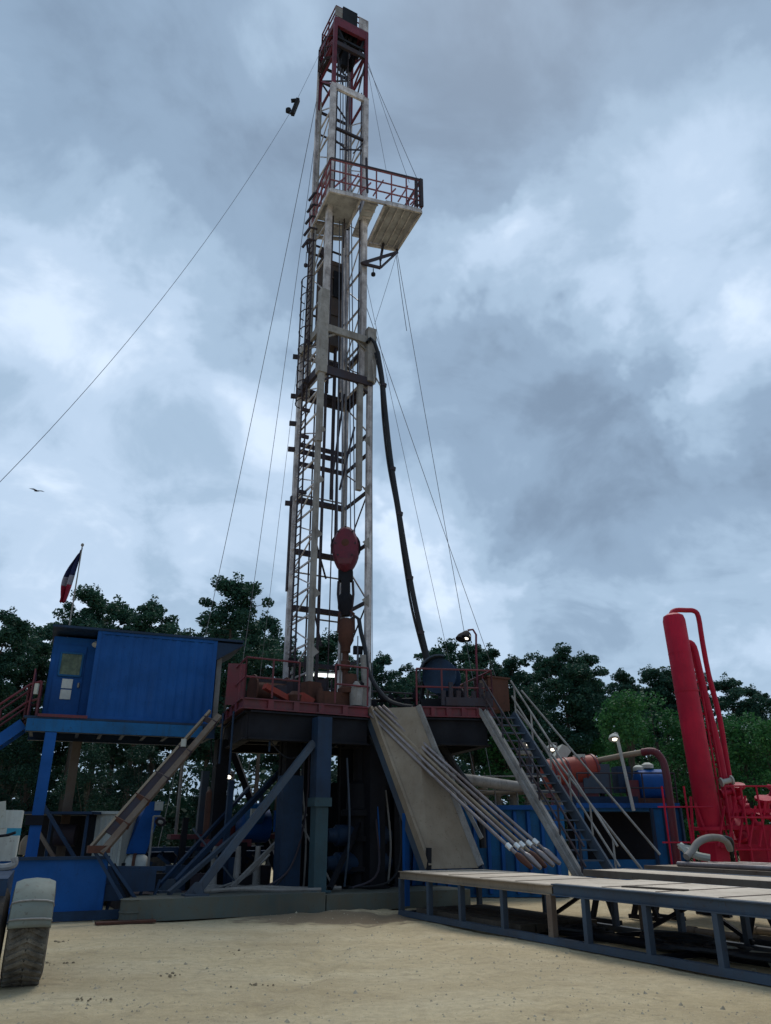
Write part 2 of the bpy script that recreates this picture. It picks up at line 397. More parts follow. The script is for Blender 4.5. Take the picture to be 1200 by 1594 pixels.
MB().bar(mp_(.62,.98,13), mp_(.62,.98,17.5), .2, .16, up=av).build('guide_column', M['mast_grey'], mast)
# rods and lines running inside the lower section
for s, d, z0, z1, r, mt in ((-.42,.2,FZ,ZL,.055,'mast_dark'), (-.55,-.5,FZ,17.4,.03,'mast_dark'), (-.2,.6,FZ+.5,13,.022,'mast_dark'), (.1,-.2,13,ZL,.07,'mast_dark'), (.35,-.3,FZ+6,ZL,.05,'mast_dark'), (.75,-.5,FZ,ZL,.035,'mast_grey')):
    MB().tube(mp_(s,d,z0), mp_(s,d,z1), r).build('inner_rod', M[mt], mast)
m_ = MB(); m_.bar(mp_(-.15,.3,13.2), mp_(.3,.3,17.2), .06); m_.bar(mp_(.2,.3,13.2), mp_(.75,.3,15.9), .06)
m_.bar(mp_(-.5,.0,11.1), mp_(-.1,.0,9.9), .05); m_.bar(mp_(-.55,-.2,9.3), mp_(-.1,-.2,7.6), .05)
m_.build('cross_brace', M['mast_dark'], mast)
for z in (7.1, 9.0, 11.05, 13.05, 15.0):
    for s_ in (-1, 1):
        MB().plate([mp_(s_,1.09,z-.22), mp_(s_-.26*s_,1.09,z), mp_(s_,1.09,z+.22)], .02).build('gusset', M['mast_grey'], mast)
# ladder up the left face
m_ = MB()
for o in (-.2, .22):
    m_.bar(mp_(-1.16,o-.1,FZ), mp_(-1.16,o-.1,24.5), .05, .05)
z = FZ+.2
while z < 24.4:
    m_.tube(mp_(-1.16,-.3,z), mp_(-1.16,.12,z), .02, n=5); z += .3
m_.build('ladder', M['mast_dark'], mast)
m_ = MB()                                  # ladder cage hoops on the crossing
for z in [16.6+.8*i for i in range(8)]:
    pts = [mp_(-1.16-.30*math.sin(t), -.1-.42*math.cos(t), z) for t in [math.pi*i/8 for i in range(9)]]
    m_.path(pts, .022, 5)
for t in (.25,.5,.75):
    t *= math.pi
    m_.tube(mp_(-1.16-.30*math.sin(t), -.1-.42*math.cos(t), 16.6), mp_(-1.16-.30*math.sin(t), -.1-.42*math.cos(t), 22.2), .018, n=5)
m_.build('ladder_cage', M['mast_dark'], mast)
# bracket ledges on the left edge
for z in (19.2, 17.4, 16.2, 15.1, 12.9):
    MB().bar(mp_(-1.0,-1.0,z), mp_(-1.32,-1.1,z), .12, .16).build('side_bracket', M['mast_dark'], mast); MB().bar(mp_(-1.0,.1,z), mp_(-1.3,.1,z), .1, .12).build('side_bracket', M['mast_dark'], mast)
MB().bar(mp_(-1.06,-1.06,9.6), mp_(-1.06,-1.06,13.2), .14, .14, up=av).build('mast_leg', M['mast_dark'], mast)

# upper section
H2 = .80; ZT = 36.95
for s in (-1, 1):
    for d in (-1, 1):
        m_ = MB(); wd_ = .22 if d > 0 else .16; m_.bar(mp_(s,d,17.2,H2), mp_(s,d,32.6,H2), wd_, wd_, up=av); m_.build('upper_leg', M['mast_white'], mast)
        m_ = MB(); m_.bar(mp_(s,d,32.6,H2), mp_(s,d,ZT,H2), .16, .16, up=av); m_.build('top_leg', M['mast_red'], mast)
UL = [17.6, 19.4, 21.2, 23.0, 24.8, 26.6, 28.2, 29.8, 31.2, 32.6]
face('upper_lacing', (-1,-1), (-1,1), UL, H2, M['mast_white'], .06, True, .045)
face('upper_lacing', (1,1), (1,-1), UL, H2, M['mast_white'], .06, True, .04, 1)
face('upper_lacing', (-1,-1), (1,-1), UL[::2], H2, M['mast_dark'], .06, False)
TL = [32.6, 34.6, 35.6, 36.6]
face('top_lacing', (-1,-1), (-1,1), TL, H2, M['mast_red'], .09, True, .07)
face('top_lacing', (1,1), (1,-1), TL, H2, M['mast_red'], .09, True, .07, 1)
face('top_lacing', (-1,-1), (1,-1), TL, H2, M['mast_dark'], .09, True, .06)
for z, mt, hh in ((32.55,'mast_white',.34), (35.3,'mast_dark',.26), (30.0,'mast_dark',.1)):
    MB().bar(mp_(-1,1.02,z,H2), mp_(1,1.02,z,H2), .12, hh).build('girt', M[mt], mast)
MB().bar(mp_(-1,1,35.2,H2), mp_(-.4,1,32.7,H2), .05).build('cross_brace', M['mast_dark'], mast); MB().bar(mp_(1,1,35.2,H2), mp_(.5,1,32.7,H2), .06).build('cross_brace', M['mast_dark'], mast); m_ = MB()
m_.bar(mp_(-1,1,29.4,H2), mp_(0,1,29.0,H2), .05); m_.bar(mp_(1,1,30,H2), mp_(.3,1,29.0,H2), .05); m_.bar(mp_(-.5,1,28.9,H2), mp_(.8,1,29.4,H2), .05)
m_.build('cross_brace', M['mast_dark'], mast)
for s, d, z0, z1, r in ((-.55,.5,17.4,36.5,.04), (-.2,-.3,17.4,37,.03), (.3,.1,17.4,37,.05), (.55,-.5,17.4,36,.04), (.05,.6,24,37,.03), (.8,.9,17.4,33,.03), (-.8,.2,26,33,.03)):
    MB().tube(mp_(s,d,z0,H2), mp_(s,d,z1,H2), r, n=6).build('inner_rod', M['mast_white'] if r > .045 else M['mast_dark'], mast)
# extra light pipe columns beside the upper section (left pair in the photo)
MB().tube(mp_(-1.18,-.9,19,H2), mp_(-1.18,-.9,36,H2), .05).build('riser_pipe', M['mast_white'], mast)
MB().tube(mp_(-1.2,-.2,17,H2), mp_(-1.2,-.2,32.4,H2), .045).build('riser_pipe', M['mast_grey'], mast)
MB().bar(mp_(.62,-.7,17.4,H2), mp_(.62,-.7,32,H2), .12, .12, up=av).build('inner_column', M['mast_white'], mast)
MB().bar(mp_(-.62,-.2,17.4,H2), mp_(-.62,-.2,31,H2), .14, .1, up=av).build('inner_column', M['mast_grey'], mast)
# dark housing hung behind the front face, below the racking board
m_ = MB(); m_.bar(mp_(-.20,-.3,19.5), mp_(-.20,-.3,23.4), .92, .5, up=av); m_.bar(mp_(-.20,-.3,23.4), mp_(-.20,-.3,23.6), .98, .56, up=av)
for i in range(4): m_.bar(mp_(-.22,-.02,20+i*.9), mp_(-.22,-.02,20.06+i*.9), .74, .06, up=av)
hs = m_.build('rear_housing', M['stack'], mast)
MB().bar(mp_(.02,-.02,21.8), mp_(.02,-.02,23.1), .34, .08, up=av).build('opening', M['black_blue'], hs)
m_ = MB(); m_.bar(mp_(-.62,.2,19.9), mp_(-.62,.2,23.3), .16, .12, up=av); m_.build('guide_column', M['mast_grey'], mast)

# crown
crown = MB().slab([mp_(-1.04,-1.04,0,H2), mp_(1.04,-1.04,0,H2), mp_(1.04,1.04,0,H2), mp_(-1.04,1.04,0,H2)], 36.85, 37.05)
for (p, q) in (((-1,1),(1,1)), ((-1,-1),(1,-1)), ((-1,-1),(-1,1)), ((1,-1),(1,1))):
    crown.bar(mp_(*p, 36.65, H2), mp_(*q, 36.65, H2), .15, .38)
crown = crown.build('crown_block', M['mast_red'], mast)
for k in (-.45, -.15, .15, .45):
    c = mp_(k, .15, 36.75, H2); MB().lathe(c-bv*.07, bv, [(0,.25),(0,.5),(.04,.46),(.1,.46),(.14,.5),(.14,.25)], 20).build('sheave', M['black_blue'], crown)
for z0, s_ in ((35.85, -.35), (35.20,.35)):
    MB().lathe(mp_(s_,.3,z0,H2)-bv*.06, bv, [(0,.2),(0,.42),(.06,.36),(.12,.42),(.12,.2)], 18).build('sheave', M['black_blue'], crown)
m_ = MB(); m_.bar(mp_(-.1,.2,34.80,H2), mp_(-.1,.2,36.80,H2), .3, .4, up=av); m_.bar(mp_(-.95,.9,36.70,H2), mp_(-.2,.9,35.40,H2), .12); m_.bar(mp_(.95,.9,36.70,H2), mp_(.45,.9,35.10,H2), .12)
m_.bar(mp_(-1,.95,35.80,H2), mp_(1,.95,35.80,H2), .1, .12)
m_.build('hanger', M['black_blue'], crown)
# little side cage on the left of the top section
m_ = MB()
for z in (34.70,34.80,35.50,36.20):
    m_.path([mp_(-1,-.9,z,H2), mp_(-1.32,-.5,z,H2), mp_(-1.32,.3,z,H2), mp_(-1,.6,z,H2)], .03, 5)
for q in (-.6, .3): m_.tube(mp_(-1.32,q,34.70,H2), mp_(-1.32,q,36.20,H2), .03, n=5)
m_.slab([mp_(-1.05,-.7,0,H2), mp_(-1.3,-.5,0,H2), mp_(-1.3,.3,0,H2), mp_(-1.05,.5,0,H2)], 34.65, 34.70)
m_.build('side_cage', M['mast_dark'], mast)
m_ = MB(); railing(m_, [mp_(*q, 37.05, H2*1.0) for q in ((-1,1),(1,1),(1,-1),(-1,-1),(-1,1))], .8, .035, .9); m_.build('crown_rail', M['mast_red'], mast)
m_ = MB(); m_.plate([mp_(.5,1.02,37.10,H2), mp_(1.12,1.02,37.10,H2), mp_(1.12,1.02,37.9,H2), mp_(.5,1.02,37.9,H2)], .03)
m_.build('kick_panel', M['mast_white'], mast)

MB().plate([mp_(-1.05,1.02,37.15,H2), mp_(-.6,1.02,37.15,H2), mp_(-.6,1.02,37.8,H2), mp_(-1.05,1.02,37.8,H2)], .03).build('kick_panel', M['mast_grey'], mast)
MB().box(mp_(-.1,.5,37.45,H2), (.75,.9,1.1), RZ).build('sheave_cover', M['black_blue'], mast)
# standpipe and gooseneck on the right of the crossing
MB().tube(mp_(1.16,.9,FZ), mp_(1.16,.9,19.4), .045).build('standpipe', M['mast_grey'], mast)
gp = [mp_(1.16,.95,19.2)+V((.02,0,0)), mp_(1.18,1.0,19.9), A(572,533,24.3), A(577,527,24.3), A(583,533,24.3), A(588,548,24.3)]
MB().path(gp, .075, 8).build('gooseneck', M['hose'], mast)
m_ = MB(); m_.tube(A(588,560,24.3), mp_(1.1,1,18.9), .03); m_.tube(A(592,600,24.3), mp_(1.1,1,18.1), .03); m_.tube(A(580,560,24.3), A(583,598,24.3), .03)
m_.build('hose_bracket', M['mast_grey'], mast)

# racking board
rb = thing('racking_board', '', '', (0,0,0)); bpy.data.objects.remove(rb)
BZ = 25.5
P = dict(nl=(-2.22,22.95), nr=(1.48,24.09), fr=(.51,26.31), fl=(-3.30,25.6))
FR = mast
deck = MB()
deck.slab([P['nl'], (-.98,23.32), (-1.5,25.0), (-2.95,24.6)], BZ, BZ+.06)
deck.slab([(-2.92,24.72), (-1.62,25.05), (-1.74,25.6), (-3.26,25.45)], BZ-.01, BZ+.05)
board = deck.build('racking_board', M['board_grey'], mast)
MB().slab([(.02,23.62), P['nr'], (.51,26.31), (-.78,25.95)], BZ, BZ+.06).build('deck_panel', M['board_grey'], board)
MB().slab([(-.78,23.45), (-.25,23.6), (-1.0,25.75), (-1.45,25.6)], BZ, BZ+.06).build('deck_panel', M['board_grey'], board)
for i in range(6):                         # cleats / fingers under the walkways
    t = i/5
    MB().bar(V((-.72,23.7,BZ-.04)).lerp(V((-1.35,25.5,BZ-.04)), t), V((-.3,23.8,BZ-.04)).lerp(V((-1.0,25.6,BZ-.04)), t), .05, .05).build('finger', M['mast_white'], board)
m_ = MB()
def zz(p, z): return V((p[0], p[1], z))
for p, q in ((P['nl'], P['nr']), (P['nr'], P['fr']), (P['nl'], (-3.32,25.5)), ((-1.62,25.05),(-1.0,23.35)), ((-2.95,24.66),(-1.5,25.03)), ((.02,23.62),(-.8,25.97)), ((-.8,25.97),(.51,26.31)), ((-3.3,25.5),(-1.74,25.66))):
    m_.bar(zz(p, BZ-.1), zz(q, BZ-.1), .08, .16)
for k in range(4): m_.bar(V((.25+.3*k, 23.75+.08*k, BZ-.05)), V((-.55+.3*k, 25.95+.08*k, BZ-.05)), .04, .06)
m_.build('edge_beam', M['mast_white'], board)
m_ = MB(); rp_ = [zz(P['fl'], BZ+.06), zz(P['nl'], BZ+.06), zz(P['nr'], BZ+.06), zz(P['fr'], BZ+.06)]
railing(m_, rp_, 1.5, .035, .62, (.28,.62)); m_.build('guard_rail', M['board_red'], board)
m_ = MB()
for p, q in zip(rp_, rp_[1:]): m_.bar(p+up*1.55, q+up*1.55, .09, .09)
m_.bar(rp_[2]+V((0,0,.1)), rp_[2]+V((0,0,1.6)), .14); m_.bar(rp_[2]+V((-.2,-.05,.1)), rp_[2]+V((-.2,-.05,1.6)), .1)
m_.build('top_rail', M['mast_dark'], board)
m_ = MB()
for i in range(7):
    q = rp_[1].lerp(rp_[2], (i+.4)/7.3); q2 = rp_[1].lerp(rp_[2], (i+1.2)/7.3); m_.bar(q+up*.1, q2+up*(.75+.3*(i % 2)), .07, .05)
m_.build('bracket_plate', M['board_red'], board)
MB().bar(A(572,300,23.4), A(570,246,23.4), .07).build('post', M['mast_dark'], board)
m_ = MB(); k1, k2, k3 = A(563,410,24.3), A(618,393,25.9), A(592,417,24.8)
m_.bar(k1, k2, .12); m_.bar(k1, k3, .1); m_.bar(k3, k2, .08); m_.bar(k2, V((.51,26.3,BZ-.1)), .1); m_.bar(A(592,405,25), A(597,378,26.1), .09); m_.bar(A(592,405,25), k3, .07)
m_.build('brace', M['mast_dark'], board)
m_ = MB(); m_.tube(A(581,418,24.6), A(581,428,24.6), .02); m_.lathe(A(581,424,24.6), (0,0,-1), [(0,.03),(.05,.09),(.15,.09),(.2,.03)], 8); m_.build('pulley', M['black_blue'], board)
m_ = MB(); q0 = A(478,388,24.6); m_.path([A(485,375,24.8), A(478,380,24.8), A(479,392,24.8), A(500,400,24.8), A(507,398,24.8)], .05, 6)
m_.bar(A(500,392,24.8), A(512,404,24.8), .3, .25); m_.tube(A(477,392,24.8), A(476,410,24.8), .015); m_.lathe(A(476,410,24.8), (0,0,-1), [(0,.03),(.05,.08),(.15,.08),(.2,.03)], 8)
m_.build('side_winch', M['mast_dark'], mast)
for i in range(5):                         # clutter on the left of the board: steps of the ladder landing
    q = A(490-2.4*i, 300+18*i, 24.6-.1*i); m_ = MB(); m_.bar(q, q+V((-.25,.1,-.35)), .08); m_.bar(q, q+V((.3,.05,-.05)), .06); m_.build('landing_step', M['mast_dark'], mast)

# ---------------------------------------------------------------- hoisting gear
tb = thing('travelling_block', 'dark red oval travelling block hanging inside the mast', 'pulley block', mp_(.42,.45,8.9))
BC = A(538,857,24.7)
def ov(w, h, t, c, n=26, sq=1.0):
    m_ = MB(); prof = []
    for k in range(n):
        a_ = 2*math.pi*k/n
        yy = math.sin(a_)*h; xx = math.cos(a_)*w*(1.0 if yy > 0 else 1-.25*abs(math.sin(a_))**2)
        prof.append(c + V((xx, 0, yy)))
    rim = [q + V((0, t, 0)) for q in prof]; 
    inner = [c + (q-c)*.82 + V((0,-t*.5,0)) for q in prof]; inner2 = [c + (q-c)*.82 + V((0,t*1.5,0)) for q in prof]
    vs = prof + rim + inner + inner2
    fs = [(k, (k+1) % n, n+(k+1) % n, n+k) for k in range(n)] + [(2*n+k, 2*n+(k+1) % n, (k+1) % n, k) for k in range(n)] + [(n+k, n+(k+1) % n, 3*n+(k+1) % n, 3*n+k) for k in range(n)]
    fs += [tuple(2*n+k for k in range(n))[::-1], tuple(3*n+k for k in range(n))]
    return m_.add(vs, fs)
blk = ov(.46, .82, .42, BC-V((0,.2,0))).build('block_body', M['mast_red'], tb)
m_ = MB()
for k in (-.15, .0, .15): m_.lathe(BC+V((-.0,k-.03,.12)), (0,1,0), [(0,.1),(0,.52),(.02,.49),(.04,.52),(.06,.1)], 22)
m_.build('sheave', M['black_blue'], tb)
m_ = MB(); m_.lathe(BC+V((0,-.35,.15)), (0,-1,0), [(0,.16),(.05,.16),(.08,.08)], 12); m_.build('axle_cap', M['rust'], blk)
for k in range(8):
    a_ = k*math.pi/4; MB().lathe(BC+V((.34*math.cos(a_), -.4, .12+.6*math.sin(a_))), (0,-1,0), [(0,.035),(.03,.035),(.035,.01)], 8).build('bolt', M['mast_dark'], blk)
MB().plate([BC+V((-.28,-.43,-.42)), BC+V((.28,-.43,-.42)), BC+V((.2,-.43,-.62)), BC+V((-.2,-.43,-.62))], .03).build('cover_plate', M['red'], blk)
h0 = A(538,897,24.7); m_ = MB(); m_.bar(A(538,889,24.7), A(538,905,24.7), .5, .3, up=(0,-1,0)); m_.bar(A(538,905,24.7), A(538,925,24.7), .3, .3, up=(0,-1,0))
m_.lathe(A(538,925,24.7), (0,0,-1), [(0,.18),(.1,.26),(.5,.26),(.75,.16)], 14); m_.build('hook_body', M['black_blue'], tb)
m_ = MB(); hk = A(540,948,24.7)
m_.path([hk+V((.16*math.cos(t)-.0, -.05, .2*math.sin(t))) for t in [1.2+i*.45 for i in range(11)]], [.08]*9+[.06,.03], 8); m_.build('hook', M['black_blue'], tb)
for s_ in (-1, 1):
    MB().path([A(538+11*s_,905,24.65), A(538+12*s_,925,24.65), A(538+8*s_,960,24.6)], .05, 6).build('elevator_link', M['mast_dark'], tb)
dl = MB()
for i, (xt, xb) in enumerate(((-.38,-.3),(-.2,-.14),(.02,.0),(.2,.16),(.34,.3))):
    dl.tube(mp_(xt*.8+.05,.15,36.7,H2), BC+V((xb,.04*i-.1,.6)), .022, n=5)
dl = dl.build('drilling_line', M['wire']); tag(dl, 'bunch of steel hoisting cables running up the mast from the red block', 'cable')
sw = thing('swivel', 'rusty brown swivel and kelly hanging below the hook in the mast', 'swivel', mp_(.5,.45,6))
s0 = A(539,962,24.6)
MB().lathe(s0, (0,0,-1), [(0,.08),(.05,.2),(.3,.26),(.75,.26),(.95,.16),(1.15,.16)], 14).build('swivel_body', M['rust'], sw)
MB().path([s0+V((-.26,0,-.5)), s0+V((-.24,0,.15)), s0+V((0,0,.32)), s0+V((.24,0,.15)), s0+V((.26,0,-.5))], .045, 7).build('bail', M['rust'], sw)
m_ = MB(); m_.lathe(s0+V((0,0,-1.15)), (0,0,-1), [(0,.11),(.25,.11),(.3,.16),(.55,.16),(.6,.1),(1.05,.1),(1.15,.19),(1.5,.19),(1.55,.12),(2.2,.12)], 10); m_.build('kelly', M['rust'], sw)
MB().path([s0+V((.15,0,-.05)), s0+V((.3,0,.05)), s0+V((.42,0,-.05))], .055, 8).build('wash_pipe', M['hose'], sw)
hb = thing('power_tong', 'dark power tong hanging beside the kelly above the rig floor', 'power tong', A(556,1088,24.3))
m_ = MB(); m_.lathe(A(556,1062,24.3), (0,0,-1), [(0,.22),(.06,.3),(.3,.3),(.36,.2)], 14); m_.bar(A(550,1070,24.2), A(574,1076,24.2), .2, .25); m_.build('tong_body', M['black_blue'], hb)
MB().tube(A(557,990,24.3), A(556,1062,24.3), .02, n=5).build('hanger_line', M['wire'], hb)
m_ = MB(); m_.tube(A(565,1020,24.2), A(568,1075,24.2), .1); m_.bar(A(543,1073,24.0), A(558,1078,24.0), .18, .2); m_.build('cylinder', M['mast_grey'], hb)

# kelly hose hanging from the gooseneck down to the reel, and the swivel hose
def smooth(pts, k=6):
    pts = [V(q) for q in pts]; out_ = []
    for i in range(len(pts)-1):
        p0 = pts[max(i-1,0)]; p1 = pts[i]; p2 = pts[i+1]; p3 = pts[min(i+2,len(pts)-1)]
        for j in range(k):
            t = j/k
            out_.append(.5*((2*p1)+(p2-p0)*t+(2*p0-5*p1+4*p2-p3)*t*t+(3*p1-p0-3*p2+p3)*t**3))
    return out_+[pts[-1]]
def hose(name, pts, r, mat, label, cat='hose', k=6, n=8, group=None):
    o = MB().path(smooth(pts, k), r, n).build(name, mat); return tag(o, label, cat, group)
kh = thing('service_loop', 'thick black hose bundle hanging from the mast down to the blue hose drum', 'hose', A(668,1030,24.3))
hp = [A(588,548,24.3), A(595,590,24.3), A(601,650,24.3), A(609,720,24.3), A(620,790,24.3), A(633,870,24.3), A(648,950,24.3), A(668,1035,24.3)]
MB().path(smooth(hp), .085, 10).build('main_hose', M['hose'], kh)
hp2 = [q+V((-.10+.03*math.sin(i*1.9), .06, 0)) for i, q in enumerate(hp)]
MB().path(smooth(hp2), .045, 7).build('control_cable', M['hose'], kh)
m_ = MB()
for i, (x_, y_) in enumerate(((597,600),(611,730),(622,800),(638,900),(655,985))):
    c = A(x_, y_, 24.3); m_.lathe(c+V((0,0,-.06)), (.15,0,1), [(0,.11),(.12,.11)], 10)
m_.build('clamp', M['mast_dark'], kh)
hose('swivel_hose', [s0+V((.42,0,-.05)), A(562,985,24.5), A(568,1010,24.4), A(572,1040,24.3), A(585,1068,24.1), A(602,1088,24), A(622,1097,23.9), A(642,1100,24.0)], .07, M['hose'], 'black hose drooping from the rusty swivel to the right of the floor')
# ---------------------------------------------------------------- guy wires
def wire(a_, b_, sag, label, r=.017, name='guy_wire', group='guy wires of the mast', cat='guy wire', n=14):
    a_, b_ = V(a_), V(b_)
    pts = [a_.lerp(b_, i/n) - up*sag*4*(i/n)*(1-i/n) for i in range(n+1)]
    return tag(MB().path(pts, r*.75, 5).build(name, M['wire']), label, cat, group)
def gnd(a_, x, y, Y):
    e_ = A(x, y, Y); a_ = V(a_); t = (a_.z-.1)/(a_.z-e_.z); return a_ + (e_-a_)*t
T_L = mp_(-1,.2,36.8,H2); T_R = mp_(1,.2,36.8,H2)
wire(T_L, gnd(T_L,335,895,36), 1.5, 'leftmost guy wire from the mast top, meeting the trees left of the lone tall pine', .02)
wire(mp_(-1,-.6,34,H2), gnd(mp_(-1,-.6,34,H2),395,895,35), 1.0, 'middle of the three guy wires left of the mast, ending over the tall pine')
wire(mp_(-1.0,-.8,22.5), gnd(mp_(-1.0,-.8,22.5),420,920,34), .4, 'inner guy wire starting halfway up the left side of the mast', .013)
bR = V((1.3,24.2,27.1))
wire(T_R, bR+V((.1,0,0)), .05, 'rightmost wire from the mast top to the outer corner of the racking board')
wire(mp_(1,.5,36.7,H2), bR+V((-.3,0,0)), .12, 'wire from the mast top landing just inside the racking board corner', .014)
wire(mp_(1,.8,36.0,H2), V((.05,23.7,27.1)), .05, 'wire from the mast top to the middle of the racking board rail', .012)
kb = k2
wire(kb, gnd(kb,726,990,33), .5, 'guy wire from the racking board brace down to the left of the floor lamp', .017)
wire(mp_(1.05,.6,21.3), gnd(mp_(1.05,.6,21.3),758,1005,36), .4, 'guy wire from above the mast crossing ending rightmost, past the floor lamp', .017)
wire(mp_(1.05,.6,22.5), gnd(mp_(1.05,.6,22.5),691,985,31), .2, 'thin guy wire coming down just right of the black hose', .012)
wire(kb, A(583,505,24.3), .05, 'short crossing wire from the racking board brace back to the mast', .012)
wire(kb+V((-.05,0,0)), A(633,515,25.2), .1, 'short loose wire dangling below the racking board', .018, 'loose_wire', cat='wire')
wire(A(579,610,24.2), A(580,1085,24.2), .0, 'thin straight line hanging close to the right side of the mast', .012, 'winch_line', cat='wire')
# tugger line leading out of the picture on the left, with its hanging block
hbk = A(457,166,20)
tgl = MB(); n = 20
pts = [T_L.lerp(hbk, i/6) for i in range(7)]; endp = V((-10.5,12.0,8.35))
endp = A(-40,790,14)
pts += [hbk.lerp(endp, i/n) - up*1.1*4*(i/n)*(1-i/n) for i in range(1, n+1)] 
tgl.path(pts, .007, 5); tag(tgl.build('long_cable', M['wire']), 'long cable sweeping from the mast top out of frame on the left', 'cable')
sb = thing('cable_sheave', 'small dark bent bracket clamped on the long cable left of the mast top', 'bracket', hbk-up*.4)
m_ = MB(); m_.bar(A(464,155,20), A(455,178,20), .16, .12); m_.bar(A(464,156,20), A(453,157,20), .1, .1); m_.bar(A(457,176,20), A(446,172,20), .1, .14); m_.build('bracket_arm', M['black_blue'], sb)
MB().lathe(A(449,172,20)+V((0,-.06,0)), (0,1,0), [(0,.05),(0,.1),(.04,.08),(.08,.1),(.12,.05)], 12).build('wheel', M['black_blue'], sb)
# ---------------------------------------------------------------- rig floor and substructure
FB = 5.1
F0, F1, F2, F3 = V((-3.99,21.8,0)), V((-.55,23.7,0)), V((.95,23.5,0)), V((3.3,23.85,0))
F4, F5 = V((2.0,28.6,0)), V((-5.5,26.0,0))
Fi, Fj = F1 - av*1.5, F2 - av*1.3
rig = thing('rig_substructure', 'dark raised steel rig floor with red edge beams on a muddy grey base', 'rig floor', (-1.9,24,0))
poly = [F0, F1, Fi, Fj, F2, F3, F4, F5]
def z_(p, z): return V((p[0], p[1], z))
MB().slab([(p.x, p.y) for p in poly], FZ-.16, FZ-.03).build('deck', M['mast_dark'], rig)
def edge(p, q, m='red'):
    m_ = MB(); m_.ibeam(z_(p, FB+.15), z_(q, FB+.15), .18, .30, .035)
    for i in range(1, 5): c = z_(p.lerp(q, i/5), FB+.15); m_.box(c, (.17,.17,.24), RZ)
    return m_.build('edge_beam', M[m], rig)
edge(F0, F1); edge(F2, F3); edge(F5, F0); edge(F3, F4); edge(F1, Fi); edge(Fj, F2)
m_ = MB()                                    # heavy dark frame below the deck
ins = lambda p: p + (V((-1.2,25.2,0))-p)*.05
for p, q in ((F0,F1),(F2,F3),(F3,F4),(F4,F5),(F5,F0),(F1,Fi),(Fj,F2)):
    m_.ibeam(z_(ins(p), FB-.42), z_(ins(q), FB-.42), .3, .78, .05)
for t in (.2,.4,.6,.8):
    m_.ibeam(z_(ins(F5).lerp(ins(F4), t), FB-.3), z_(ins(F0).lerp(ins(F3), t)-av*1.7, FB-.3), .25, .6, .04)
for t in (.3,.6,.85):
    m_.ibeam(z_(ins(F0).lerp(ins(F5), t), FB-.32), z_(ins(F3).lerp(ins(F4), t), FB-.32), .25, .55, .04)
m_.build('floor_frame', M['black_blue'], rig)
# front leg column with its collar
def column(name, p, z0, z1, wd, mt, collar=True):
    m_ = MB(); m_.bar(z_(p, z0), z_(p, z1), wd, wd, up=av)
    if collar:
        m_.bar(z_(p, 2.55), z_(p, 2.78), wd+.14, wd+.14, up=av)
    m_.bar(z_(p, z0), z_(p, z0+.05), wd+.2, wd+.2, up=av)
    return m_.build(name, M[mt], rig)
c1 = V((-1.72,21.95,0)); c1 = V((-1.83,22.6,0))
leg = column('leg_column', c1, .42, FB-.2, .37, 'green_grey')
MB().bar(z_(c1, 2.75), z_(c1, 4.95), .44, .44, up=av).build('sleeve', M['blue_dark'], leg)
for p, wd in ((V((-5.2,25.2,0)), .4), (V((1.1,27.9,0)), .42), (V((-2.9,24.1,0)), .34), (V((-.35,24.3,0)), .5), (V((.35,25.2,0)), .4), (V((-1.1,26,0)), .7), (V((2.0,28.2,0)),.22)):
    column('leg_column', p, .42, FB-.5, wd, 'black_blue', False)
MB().bar(V((-2.75,23.3,.45)), V((-2.75,23.3,3.4)), .6, .5, up=av).build('leg_panel', M['blue_dark'], rig)
MB().tube(V((2.3,27.5,0.05)), V((2.3,27.5,4.4)), .07).build('leg_pipe', M['mast_grey'], rig)
# black panels added to stand in for the deep shade under the floor
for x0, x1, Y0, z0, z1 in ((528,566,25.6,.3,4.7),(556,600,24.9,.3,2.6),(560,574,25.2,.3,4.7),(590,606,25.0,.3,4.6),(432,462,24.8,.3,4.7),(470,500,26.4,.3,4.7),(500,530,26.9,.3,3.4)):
    MB().plate([V((A(x0,1250,Y0).x,Y0,z0)), V((A(x1,1250,Y0).x,Y0+.2,z0)), V((A(x1,1250,Y0).x,Y0+.2,z1)), V((A(x0,1250,Y0).x,Y0,z1))], .3).build('shade_panel', M['black_blue'], rig)
# big front brace and the others
def brace(p, q, r, mt, foot=True):
    m_ = MB(); m_.bar(p, q, r*2, r*2)
    b_ = m_.build('brace', M[mt], rig)
    if foot:
        f_ = MB(); p = V(p); f_.plate([p+V((-.28,0,-.02)), p+V((.22,.0,-.02)), p+V((.14,0,.26)), p+V((-.02,0,.26))], .14); f_.box(p+V((0,0,-.03)), (.6,.4,.06), RZ)
        f_.build('brace_foot', M['slate'], b_)
brace(V((-4.7,20.95,.50)), V((-2.05,22.5,4.25)), .09, 'slate')
brace(V((-5.7,22.2,.50)), V((-2.6,26.2,4.6)), .07, 'blue_dark')
brace(V((-5.4,21.1,.50)), V((-3.6,25.0,2.6)), .055, 'slate', False)
brace(V((-4.2,23.0,.5)), V((-2.4,24.6,2.4)), .05, 'mast_grey', False)
brace(V((-6.1,22.9,.6)), V((-4.4,26,3.2)), .045, 'blue_dark', False)
brace(V((-3.3,26.5,.5)), V((-5.3,26.8,4.7)), .1, 'black_blue', False)
brace(V((-1.5,22.7,.5)), V((.3,26.8,4.5)), .06, 'black_blue', False)
for k, (x_, y_) in enumerate(((-4.35,22.3),(-4.75,22.8),(-3.3,22.5))):
    MB().tube(V((x_,y_,3.4+.3*k)), V((x_,y_,5.1)), .03).build('drain_pipe', M['blue_dark'], rig)
